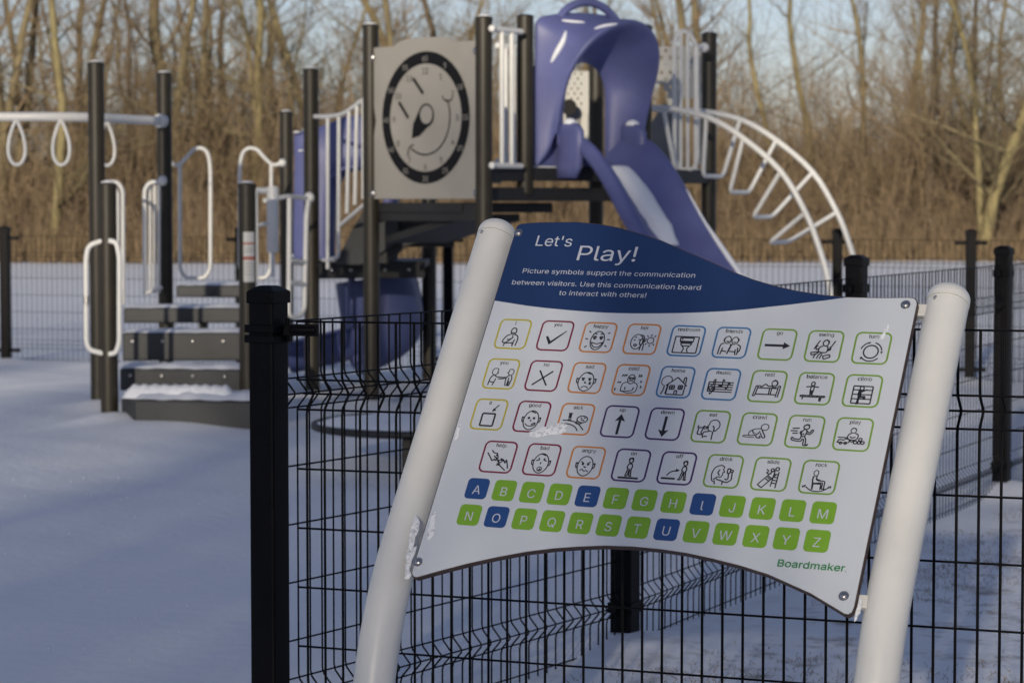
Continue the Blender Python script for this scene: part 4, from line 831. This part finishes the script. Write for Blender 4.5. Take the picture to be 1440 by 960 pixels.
# hood: a plate with an arched opening that rolls outward into a canopy
def arch(hw, zf, ztop, n=24, pc=.60, leg=.55):
    """points left foot -> crown -> right foot"""
    pts = []; zs = ztop - hw * 1.05
    for k in range(5): pts.append((pc - hw, zf + (zs - zf) * k / 5))
    for k in range(n + 1):
        a_ = pi - pi * k / n; pts.append((pc + hw * math.cos(a_), zs + (ztop - zs) * math.sin(a_)))
    for k in range(4, -1, -1): pts.append((pc + hw, zf + (zs - zf) * k / 5))
    return pts
def outer(n, zf, zt2, p0, p1):
    """same count of points along the plate's outer edge, matched to the arch points"""
    res = []; m_ = len(n)
    for i, (p, z) in enumerate(n):
        t = i / (m_ - 1)
        if t < .30: res.append((p0, zf + (zt2 - zf) * (t / .30)))
        elif t > .70: res.append((p1, zf + (zt2 - zf) * ((1 - t) / .30)))
        else:
            s = (t - .30) / .40; res.append((p0 + (p1 - p0) * s, zt2 + .05 * math.sin(pi * s)))
    return res
ar_in = arch(.215, 1.72, 2.42, pc=.545); ar_rim = arch(.40, 1.90, 2.69, pc=.60); ar_mid = arch(.385, 1.84, 2.66, pc=.575); out_e = outer(ar_in, 1.67, 2.70, .10, 1.0)
def qrim(i, m_): s = math.sin(pi * i / (m_ - 1)); return s
rows = []
m_ = len(ar_in)
rows.append([SL(p, -.02, z) for p, z in out_e])
rows.append([SL(p, .0, z) for p, z in out_e])
rows.append([SL(a_[0] * .72 + b_[0] * .28, .03 + .02 * qrim(i, m_), a_[1] * .72 + b_[1] * .28) for i, (a_, b_) in enumerate(zip(out_e, ar_mid))])
rows.append([SL(a_[0] * .3 + b_[0] * .7, .07 + .13 * qrim(i, m_) ** 1.5, a_[1] * .3 + b_[1] * .7 + .0) for i, (a_, b_) in enumerate(zip(out_e, ar_mid))])
rows.append([SL(b_[0], .08 + .33 * qrim(i, m_) ** 1.4, b_[1]) for i, b_ in enumerate(ar_rim)])
rows.append([SL(b_[0], .09 + .35 * qrim(i, m_) ** 1.4, b_[1] - .015 * qrim(i, m_)) for i, b_ in enumerate(ar_rim)])
rows.append([SL(b_[0] * .93 + .6 * .07, .07 + .33 * qrim(i, m_) ** 1.4, b_[1] - .05 * qrim(i, m_)) for i, b_ in enumerate(ar_rim)])
rows.append([SL(a_[0] * .4 + b_[0] * .6, .05 + .13 * qrim(i, m_), a_[1] * .45 + (b_[1] - .05) * .55) for i, (a_, b_) in enumerate(zip(ar_in, ar_rim))])
rows.append([SL(a_[0], .0, a_[1]) for a_ in ar_in])
rows.append([SL(a_[0], -.06, a_[1]) for a_ in ar_in])
hood = MB().grid(rows).build('hood', M['blue_plastic'], sd, smooth='all', solid=.022, sub=2)
# handle shaped lobe on the hood's crown
a = MB(); a.tube([Vector(p) for p in smoothp([tuple(SL(*c)) for c in ((.27, .0, 2.66), (.34, .01, 2.76), (.44, .02, 2.815), (.56, .02, 2.83), (.68, .02, 2.80), (.78, .01, 2.74), (.86, .0, 2.66))], 6)], .03, 12); a.build('crown_lobe', M['blue_plastic'], sd, smooth='all')
a = MB(); a.dome(SL(.17, .025, 2.52), .035, out, 12, 4, .5); a.build('hood_bolt', M['steel'], sd, smooth='all')
for p0_, p1_, z1_ in ((.10, .345, 2.38), (.77, 1.0, 2.38)):
    MB().prism([SL(p0_, -.045, 1.67), SL(p1_, -.045, 1.67), SL(p1_, -.045, z1_ - .1), SL((p0_ + p1_) / 2, -.045, z1_), SL(p0_, -.045, z1_)], out * .03).build('hood_side_panel', M['blue_plastic'], sd, bevel=.01)
# bulky cheeks where the hood meets the chute
for pc_, w_ in ((.285, .085), (.85, .085)):
    a = MB(); secs = []
    for k, (z, q_, s_) in enumerate(((1.60, .10, .8), (1.68, .13, 1), (1.80, .15, 1), (1.92, .15, 1), (1.965, .13, .85), (1.985, .10, .45))):
        secs.append([SL(pc_ + w_ * s_ * .5 * math.cos(t), q_ + .13 * s_ * math.sin(t), z) for t in [2 * pi * j / 14 for j in range(14)]])
    for s_ in secs: s_.append(s_[0])
    a.grid(secs); a.build('cheek', M['blue_plastic'], sd, smooth='all', solid=.01)
    s_ = MB(); s_.dome(SL(pc_, .14, 1.972), .052, (0, 0, 1), 12, 4, .8); s_.build('snow_cap', M['snow'], sd, smooth='all')
# chute: U shaped section swept down
path = [(-.08, 1.69), (.12, 1.68), (.25, 1.63), (.42, 1.50), (.62, 1.30), (.85, 1.07), (1.1, .83), (1.35, .60), (1.6, .41), (1.85, .29), (2.1, .23), (2.4, .21)]
pathp = [Vector(p) for p in smoothp([(q_, z, 0) for q_, z in path], 4)]
def wall(t): return .24 - .11 * min(1, t / .4)
def section(t):
    hw = .27; wh = wall(t)
    s = [(-hw - .045, wh - .10), (-hw - .04, wh - .02), (-hw - .01, wh), (-hw + .02, wh - .012), (-hw + .07, wh * .62), (-hw + .12, wh * .25), (-hw + .165, .012), (-.05, 0)]
    return s + [(-x_, z_) for x_, z_ in s[::-1]]
rows = []; N = len(pathp)
for i, p in enumerate(pathp):
    t = i / (N - 1); d_ = (pathp[min(i + 1, N - 1)] - pathp[max(i - 1, 0)]).normalized(); nx, nz = -d_.y, d_.x
    rows.append([SL(.585 + x_ * (1.08 if x_ > 0 else 1), p.x + .05 + nx * h_, p.y + nz * h_) for x_, h_ in section(t)])
MB().grid(rows).build('chute', M['blue_plastic'], sd, smooth='all', solid=.02, sub=1)
def bed_snow(i0, i1, hw, hgt, seed, x_off=0.0):
    R = np.random.default_rng(seed); rw = []
    for i in range(i0, i1 + 1):
        p = pathp[i]; d_ = (pathp[min(i + 1, N - 1)] - pathp[max(i - 1, 0)]).normalized(); nx, nz = -d_.y, d_.x; e_ = min(1, (i - i0 + .3) / 2, (i1 - i + .3) / 2); h_ = hw * (.75 + .25 * e_) * (1 + R.normal(0, .05))
        rw.append([SL(.585 + x_off + h_ * k / 4 + R.normal(0, .004), p.x + .05 + nx * (.0 + hgt * (1 - (k / 4) ** 4) * e_ + .012), p.y + nz * (.0 + hgt * (1 - (k / 4) ** 4) * e_ + .012)) for k in range(-4, 5)])
    return MB().grid(rw).build('bed_snow', M['snow'], sd, smooth='all')
bed_snow(6, 19, .10, .05, 2, .02)
# snow line along the right lip
a = MB(); lip = []
for i in range(14, N - 3):
    p = pathp[i]; t = i / (N - 1); d_ = (pathp[i + 1] - pathp[i - 1]).normalized(); wh = wall(t)
    lip.append(SL(.585 + .297, p.x + .05 - d_.y * (wh + .012), p.y + d_.x * (wh + .012)))
R_ = random.Random(4); a.tube(lip, [.006 + .014 * min(1, k / 8) * R_.uniform(.6, 1.1) for k in range(len(lip))], 7); a.build('lip_snow', M['snow'], sd, smooth='all')
# wind packed snow lying on the hood's shoulder and crown, laid on the moulded surface itself
bpy.context.view_layer.update()
_dg = bpy.context.evaluated_depsgraph_get()
def stick_snow(o, px_pts, rad, name='hood_snow'):
    from mathutils.bvhtree import BVHTree
    ev = o.evaluated_get(_dg); me_ = ev.to_mesh(); off = origin(o); bv = BVHTree.FromPolygons([v.co.copy() for v in me_.vertices], [tuple(p.vertices) for p in me_.polygons])
    hits = []
    for q in smoothp([(a_, b_, 0) for a_, b_ in px_pts], 5):
        d_ = (W(q[0], q[1], 17) - Vector((0, 0, EYE))).normalized(); h_ = bv.ray_cast(Vector((0, 0, EYE)) - off, d_)
        if h_[0] is not None: hits.append(h_[0] + off + (Vector((0, 0, 0)) if True else h_[1]))
    ev.to_mesh_clear()
    if len(hits) > 2:
        n_h = len(hits); a_ = MB(); a_.tube(hits, [.004 + rad * math.sin(pi * (k + .4) / (n_h - .2)) for k in range(n_h)], 8); a_.build(name, M['snow'], o.parent, smooth='all')
stick_snow(hood, [(796, 44), (792, 58), (783, 74), (775, 88)], .017)
stick_snow(hood, [(836, 41), (850, 37), (868, 34)], .009)
stick_snow(hood, [(790, 29), (806, 31), (822, 32)], .007)

# ------------------------------------------------------------------ arch climber
ac = thing('arch_climber', 'white arched rung climber curving down from the tower on the right', 'climber', (2.3, 17.3, 0))
e1 = Vector((.88, -.47, 0)); wv = Vector((.47, .88, 0)) * .64; st0 = Vector((1.075, 17.9, 0))
ARC = [(-.10, 2.125), (.045, 2.125), (.21, 2.10), (.43, 2.04), (.682, 1.896), (.976, 1.655), (1.168, 1.36), (1.266, 1.13), (1.34, .90), (1.40, .6), (1.435, .3), (1.45, -.1)]
def arc3(t, z, far=0.0): return st0 + e1 * t + wv * far + Vector((0, 0, z))
for far in (0.0, 1.0):
    MB().tube([arc3(q[0], q[1], far) for q in smoothp([(a_, b_, 0) for a_, b_ in ARC], 4)], .0215, 12).build('side_rail', M['white_tube'], ac, smooth=True)
for (t, z, a_, dn) in ((.045, 2.125, -.05, .46), (.389, 2.055, .07, .43), (.682, 1.896, .15, .39), (.976, 1.655, .26, .33), (1.168, 1.36, .32, .22)):
    p0, p1 = arc3(t, z), arc3(t, z, 1); dv_ = -e1 * a_ + Vector((0, 0, -dn))
    MB().tube(fillet([p0, p0.lerp(p1, .17) + dv_, p0.lerp(p1, .75) + dv_, p1], .06, 5), .0165, 10).build('rung', M['white_tube'], ac, smooth=True)
MB().tube(fillet([arc3(-.1, 2.125), arc3(-.14, 2.125, .5), arc3(-.1, 2.125, 1)], .05), .016, 10).build('end_tube', M['white_tube'], ac, smooth=True)

# ------------------------------------------------------------------ spiral slide under and behind the low deck
tsl = thing('spiral_slide', 'navy blue curved slide below the low deck, left of the board', 'slide', (-.95, 19.1, 0))
ysl = 19.0; prof = [(388, 472, 580), (405, 474, 585), (425, 477, 590), (445, 480, 593), (465, 483, 593), (482, 486, 589), (497, 490, 580), (508, 497, 566), (515, 506, 552), (519, 516, 542)]
rows = []
for (py, xl, xr) in prof:
    z = W(532, py, ysl).z; xa, xb = XH(xl, ysl), XH(xr, ysl); rr = (xb - xa) / 2; xc = (xa + xb) / 2
    rows.append([(xc + rr * math.cos(t), ysl - .05 - .95 * rr * max(0, math.sin(t)) + (0 if math.sin(t) > 0 else .0) + (.35 if k in (0, 16) else 0), z + .05 * math.cos(t)) for k, t in enumerate([pi * (1 - k / 16) for k in range(17)])])
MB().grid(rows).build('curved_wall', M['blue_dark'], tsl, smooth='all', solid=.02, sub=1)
a = MB(); rows = []
for k in range(9):
    t = k / 8; c_ = Vector((XH(525, ysl) - .62 * t, ysl - .10 - .25 * t, .30 - .13 * t)); hw = .25
    rows.append([c_ + Vector((0, y_, z_)) for y_, z_ in ((hw + .03, .16), (hw, .20), (hw - .04, .15), (hw - .1, .04), (0, 0), (-hw + .1, .04), (-hw + .04, .15), (-hw, .20), (-hw - .03, .16), (-hw + .02, -.02), (0, -.06))])
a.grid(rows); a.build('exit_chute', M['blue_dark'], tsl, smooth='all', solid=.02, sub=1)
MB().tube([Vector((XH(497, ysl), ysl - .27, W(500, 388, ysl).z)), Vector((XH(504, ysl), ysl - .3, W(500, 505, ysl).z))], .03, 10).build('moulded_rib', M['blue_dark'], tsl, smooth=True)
# its tall entrance hood with an arched opening
hy = 18.75
def HD(px, py): return W(px, py, hy)
hoodo = [HD(413, 372), HD(413, 300), HD(416, 215), HD(412, 188), HD(420, 186), HD(460, 178), HD(475, 167), HD(495, 163), HD(540, 163), HD(560, 175), HD(560, 372)]
hin = [HD(470, 372), HD(470, 300), HD(474, 270), HD(480, 248), HD(492, 240), HD(510, 238), HD(525, 240), HD(535, 250), HD(540, 270), HD(540, 300), HD(540, 372)]
rows = [[v + Vector((0, .03, 0)) for v in hoodo], hoodo, [a_.lerp(b_, .5) + Vector((0, -.05, 0)) for a_, b_ in zip(hoodo, hin)], [a_.lerp(b_, .85) + Vector((0, -.07, 0)) for a_, b_ in zip(hoodo, hin)], hin, [v + Vector((0, .10, 0)) for v in hin]]
MB().grid(rows).build('entrance_hood', M['blue_plastic'], tsl, smooth='all', solid=.02, sub=1)
a = MB(); a.tube(smoothp([tuple(HD(px, py) + Vector((0, -.08, 0))) for px, py in ((466, 252), (478, 240), (495, 235), (512, 234))], 5) and [Vector(v) for v in smoothp([tuple(HD(px, py) + Vector((0, -.08, 0))) for px, py in ((466, 252), (478, 240), (495, 235), (512, 234))], 5)], .02, 8); a.build('hood_rib', M['blue_plastic'], tsl, smooth='all')
for (px, py, rr_) in ((418, 187, .03), (424, 213, .026)):
    a = MB(); a.dome(HD(px, py) + Vector((0, -.03, 0)), rr_, (0, 0, 1), 10, 4, .5); a.build('snow_cap', M['snow'], tsl, smooth='all')

# ------------------------------------------------------------------ ring ladder
rl = thing('ring_ladder', 'white overhead beam with hanging teardrop rings between dark posts at the far left', 'climber', (-2.9, 16.9, 0))
r1 = tall_post(136.5, 16.95, 2.41, rl, label='nearer tall dark post of the ring ladder'); r2 = tall_post(232, 18.4, 2.415, rl, label='rear dark post carrying the end of the ring beam')
zbm = 2.045
bpts = [P(-170, 17.5, zbm), P(-60, 17.45, zbm), P(40, 17.4, zbm), P(95, 17.45, zbm), P(135, 17.6, zbm), P(180, 17.95, zbm), P(228, 18.3, zbm)]
MB().tube([Vector(v) for v in smoothp([tuple(v) for v in bpts], 6)], .033, 14).build('beam', M['white_tube'], rl, smooth=True)
MB().tube([P(224, 18.27, zbm), P(230, 18.32, zbm)], .052, 14).build('beam_collar', M['white_tube'], rl, smooth=True)
for (px, Yq, tilt) in ((-50, 17.45, 0), (24.5, 17.4, .2), (87, 17.42, .15), (151, 17.7, .5)):
    c = P(px, Yq, zbm - .02); h_ = .325; pts = []
    for k in range(29):
        t = k / 28; a_ = 2 * pi * t; wx = .056 * math.sin(a_) * (1 - math.cos(a_)) ** .45; zz = -h_ * (1 - math.cos(a_)) / 2
        pts.append(c + Vector((wx * math.cos(tilt), wx * math.sin(tilt), zz)))
    MB().tube(pts, .0125, 8).build('ring', M['white_tube'], rl, smooth=True)

# ------------------------------------------------------------------ transfer steps
ts = thing('transfer_steps', 'charcoal transfer steps covered with snow between two short dark posts', 'steps', (-2.2, 15.9, 0))
f1 = tall_post(151.5, 15.65, 1.56, ts, label='short dark post with white grab handles'); f2 = tall_post(347.5, 15.75, 1.56, ts, label='short dark post bearing a white and red label')
def step(pxl, pxr, Yf, z0, z1, depth, snow=.025, nb=4, Yr=None, skew=0.0):
    Yr = Yr or Yf; L_, R_2 = P(pxl, Yf, 0), P(pxr, Yr, 0)
    poly = [L_, R_2, R_2 + Vector((0, depth, 0)), L_ + Vector((0, depth, 0))]
    s_ = MB().prism([(q.x, q.y, z0) for q in poly], (0, 0, z1 - z0)).build('step', M['riser'], ts, bevel=.012)
    for k in range(nb):
        q = L_.lerp(R_2, (k + .35) / nb) + Vector((0, -.004, (z0 + z1) / 2 + .2 * (z1 - z0))); MB().dome(q, .012, (0, -1, 0), 8, 3, .5).build('bolt', M['steel'], s_, smooth='all')
    if snow:
        nx, ny = 26, 8; R3 = np.random.default_rng(int(z1 * 1000)); rw = []
        for j in range(ny + 1):
            row = []
            for i in range(nx + 1):
                q = L_.lerp(R_2, i / nx) + Vector((0, depth * j / ny, 0)); e_ = min(1, j / 1.5 + .25, (ny - j) / 1.5 + .25, i / 2 + .3, (nx - i) / 2 + .3)
                row.append((q.x, q.y, z1 + snow * e_ * (.75 + .35 * math.sin(i * .9 + j) * math.sin(j * 1.1 + i * .3) + R3.normal(0, .06)) - .002 * (1 - e_)))
            rw.append(row)
        MB().grid(rw).build('step_snow', M['snow'], s_, smooth='all')
    return s_
step(186, 375, 15.35, -.05, .175, .62, .045, 0, 15.2)
MB().prism([P(168, 15.75, -.03), P(186, 15.35, -.03), P(186, 15.35, .172), P(168, 15.75, .172)], (.05, .10, 0)).build('step_side', M['riser'], ts, bevel=.01)
step(166, 343, 15.95, .19, .335, .42, .03, 4, 15.8)
step(170, 340, 16.45, .355, .545, .42, .02, 4)
step(172, 340, 17.0, .585, .69, .42, .02, 0)
step(247, 341, 17.55, .745, .83, .5, .02, 0)
for px in (232 - 55, 280): 
    pass
for (px, Yq, z0, z1) in ((237, 17.1, .5, .60), (285, 17.1, .5, .60)): MB().box(P(px, Yq, (z0 + z1) / 2), (.06, .06, z1 - z0 - .004)).build('step_bracket', M['deck'], ts)
# lumpy ridge of snow lying on the bottom step
a = MB(); R3 = np.random.default_rng(8); rw = []
for j in range(9):
    row = []
    for i in range(41):
        s = i / 40; q = P(172 + s * 158, 15.62 - .1 * s, 0); lump = 1 + .07 * math.sin(s * 2 * pi * 11 + j * .3) ; e_ = math.sin(pi * j / 8) ** .7; en = min(1, s * 12, (1 - s) * 12) ** .5
        row.append((q.x, q.y + (j / 8 - .5) * .24, .175 + .085 * e_ * en * lump * (.92 + .08 * R3.random()) * (1 if s > .0 else 1)))
    rw.append(row)
a.grid(rw); a.build('snow_ridge', M['snow'], ts, smooth='all')
# white grab handles
yh_ = 15.62
tube_part([W(146, 338, yh_), W(124, 345, yh_), W(121, 366, yh_), W(121.5, 480, yh_), W(126, 492, yh_), W(146, 497, yh_)], .017, ts, 'grab_handle', rad=.05)
tube_part([W(153, 338, yh_ - .06), W(164, 341, yh_ - .06), W(168, 360, yh_ - .06), W(168, 482, yh_ - .06), W(163, 496, yh_ - .06), W(153, 498, yh_ - .06)], .017, ts, 'grab_handle', rad=.04)
for px in (121.5, 168): a = MB(); a.tube([W(px, 416, yh_ - .04), W(px, 427, yh_ - .04)], .0185, 10); a.build('handle_joint', M['steel'], ts, smooth=True)
# label on the post
def wrap(px0, Yc, r, y0, y1, m, name, parent, span=60, c0=-90, lab=None, dr=.0012):
    cpt = P(px0, Yc, 0); z1 = W(px0, y0, Yc).z; z0 = W(px0, y1, Yc).z; rw = [[(cpt.x + (r + dr) * math.cos(math.radians(c0 - span + 2 * span * k / 10)), cpt.y + (r + dr) * math.sin(math.radians(c0 - span + 2 * span * k / 10)), z) for k in range(11)] for z in (z0, z1)]
    return MB().grid(rw).build(name, m, parent, smooth='all', label=lab)
dc = wrap(347.5, 15.75, .0575, 326, 396, M['decal'], 'age_label', ts, 38, -72, 'white label with two red stripes')
for y0_, y1_ in ((341, 343.5), (360.5, 365)): wrap(347.5, 15.75, .0575, y0_, y1_, M['decal_red'], 'red_stripe', dc, 38, -72, dr=.0024)
for yy in (349, 353, 370, 375, 380, 385): wrap(347.5, 15.75, .0575, yy, yy + .8, M['panel_grey'], 'print_line', dc, 30, -72, dr=.0024)
# barrier panels either side of the entrance and curved handrails
yq = 17.6
tube_part([W(148, 256, yq), W(166, 256, yq), W(173, 268, yq), W(173.5, 428, yq)], .0155, rl, 'barrier_tube', rad=.06)
tube_part([W(148, 262, yq + .1), W(160, 262, yq + .1), W(166, 272, yq + .1), W(166, 428, yq + .1)], .0135, rl, 'barrier_tube', rad=.06)
yq = 18.2
tube_part([W(229, 256, yq), W(211, 256, yq), W(203.5, 266, yq), W(203.5, 415, yq)], .0165, rl, 'barrier_tube', rad=.06)
for xx in (211, 217.5, 223.5): tube_part([W(xx, 257, yq + .05), W(xx, 412, yq + .05)], .0125, rl, 'barrier_tube')
tube_part([W(203, 413, yq), W(228, 404, yq)], .0135, rl, 'barrier_tube')
MB().dome(W(229, 254, yq), .04, (-.5, -1, 0), 10, 4, .8).build('tube_clamp', M['white_tube'], rl, smooth='all')
hr = thing('curved_handrail', 'white arched handrail beside the rear post of the ring ladder', 'handrail', P(270, 18.7, 0))
hr['group'] = 'arched handrails at the top of the steps'
def loop_rail(px_f, parent, Yq):
    tube_part([W(px_f(236), 228, Yq), W(px_f(250), 232, Yq), W(px_f(262), 222, Yq), W(px_f(272), 211, Yq), W(px_f(283), 208.5, Yq), W(px_f(292), 216, Yq), W(px_f(295.5), 235, Yq), W(px_f(296), 260, Yq)], .0155, parent, 'arched_tube', sm=True)
    tube_part([W(px_f(296), 258, Yq), W(px_f(296), 378, Yq), W(px_f(288), 391, Yq), W(px_f(260), 391, Yq), W(px_f(253), 378, Yq), W(px_f(253), 232, Yq)], .0155, parent, 'loop_tube', rad=.06)
    MB().dome(W(px_f(238), 229, Yq), .034, (0, -1, 0), 10, 4, .8).build('tube_clamp', M['white_tube'], parent, smooth='all')
loop_rail(lambda v: v, hr, 18.75)
hr2 = thing('curved_handrail', 'white arched handrail rising behind the short labelled post', 'handrail', P(370, 19.6, 0)); hr2['group'] = 'arched handrails at the top of the steps'
loop_rail(lambda v: 642 - v * 1.03, hr2, 19.8)
# white drum and ladder by the labelled post
ld_ = thing('rung_ladder', 'small white vertical ladder beside the tall post left of the sloping rail', 'ladder', P(418, 17.2, 0))
yy = 17.3
tube_part([W(372, 282, yy - .2), W(405, 276, yy), W(434, 279, yy + .3)], .0165, ld_, 'top_tube', rad=.03)
tube_part([W(407, 278, yy), W(406, 445, yy), W(420, 446, yy + .1), W(428, 436, yy + .2), W(431, 300, yy + .2), W(434, 282, yy + .25)], .0175, ld_, 'side_tube', rad=.06)
for y_ in (366, 397): tube_part([W(407, y_, yy), W(429, y_ + 3, yy + .2)], .0175, ld_, 'rung')
MB().dome(W(435, 278, yy + .3), .042, (-.4, -1, 0), 12, 4, .8).build('tube_clamp', M['white_tube'], ld_, smooth='all')
dr_ = thing('white_spinner_drum', 'white cylinder held on two short arms beside the labelled post', 'play drum', P(383, 16.4, 0))
yd = 16.3
MB().tube([W(383.5, 355, yd), W(383.5, 353, yd), W(383.5, 265, yd), W(383.5, 262, yd)], [.034, .040, .040, .034], 18).build('drum', M['white_pipe'], dr_, smooth=True)
tube_part([W(362, 268, yd - .05), W(380, 268, yd)], .021, dr_, 'arm'); tube_part([W(383.5, 262, yd), W(383.5, 390, yd)], .0145, dr_, 'axle')
tube_part([W(360, 268, yd - .1), W(361, 395, yd - .1)], .0135, dr_, 'upright'); tube_part([W(361, 317, yd - .1), W(378, 314, yd)], .014, dr_, 'arm')

# ------------------------------------------------------------------ low round platform seen through the near mesh
rp = thing('round_play_table', 'low round snow covered platform seen through the mesh left of the board', 'play platform', (-.45, 12.7, 0))
cxr, cyr, zr = XH(598, 13.0), 13.0, .235
a = MB(); ring_ = [(cxr + .60 * math.cos(2 * pi * k / 40), cyr + .60 * math.sin(2 * pi * k / 40), 0) for k in range(40)]
a.tube([Vector((p[0], p[1], zr)) for p in ring_], .021, 10, closed=True); a.build('rim', M['deck'], rp, smooth=True)
rw = []
for j in range(9):
    t = j / 8; rw.append([(cxr + .585 * t * math.cos(2 * pi * k / 40), cyr + .585 * t * math.sin(2 * pi * k / 40), zr + .012 + .03 * (1 - t ** 4) + .004 * math.sin(5 * k * .3 + j)) for k in range(41)])
MB().grid(rw).build('snow_cover', M['snow'], rp, smooth='all')
for (px, Yq) in ((577, 12.42),): MB().box(P(px, Yq, .07), (.09, .09, .29)).build('leg', M['bronze'], rp, bevel=.008)
MB().tube([(cxr, cyr, -.05), (cxr, cyr, zr - .01)], .05, 12).build('leg', M['bronze'], rp, smooth=True)

# ------------------------------------------------------------------ dead grass poking out of the thin snow right of the fence line
rng = np.random.default_rng(21)
def fence_side(x, y): return .876 * (x + .62) - .482 * (y - 6.15)
pts = []
while len(pts) < 1000:
    x, y = rng.uniform(-.2, 3.6), rng.uniform(6.6, 13.5)
    if fence_side(x, y) > .12 and math.sin(x * 3.1 + y * 1.7) + math.sin(y * 2.3 - x * 1.1) + rng.normal(0, .8) > .5: pts.append((x, y))
c = np.repeat(np.array(pts), 9, axis=0); n_ = len(c); c = c + rng.normal(0, .045, (n_, 2)); z = ground_h(c[:, 0], c[:, 1]) - .005
L = rng.uniform(.006, .022, n_); dv = rng.normal(0, 1, (n_, 2)); P0 = np.column_stack([c, z]); P1 = P0 + np.column_stack([dv * L[:, None] * .7, L])
v, f = sticks(P0, P1, np.full(n_, .0013), np.full(n_, .0006), 3); go = np_object('dead_grass', v, f, M['grass_dry'], kind='stuff')

# tiny white bits modelled as the sparkle of the smooth snow at the left
rng = np.random.default_rng(33); cv = []; cf = []
for i in range(130):
    y = rng.uniform(7.5, 19); x = rng.uniform(-.212 * y, -.10 * y); r = rng.uniform(.0022, .0052); z = float(ground_h(np.array(x), np.array(y))) + r * .5
    d6 = np.array([(1, 0, 0), (-1, 0, 0), (0, 1, 0), (0, -1, 0), (0, 0, 1), (0, 0, -1)], float) * r * rng.uniform(.6, 1.2, (6, 1)); k = len(cv) * 6
    cv.append(d6 + [x, y, z]); cf += [(k + a_, k + b_, k + c_) for a_, b_, c_ in ((0, 2, 4), (2, 1, 4), (1, 3, 4), (3, 0, 4), (2, 0, 5), (1, 2, 5), (3, 1, 5), (0, 3, 5))]
np_object('sparkle_bits', np.concatenate(cv), np.array(cf), M['snow'], kind='stuff', smooth=False)
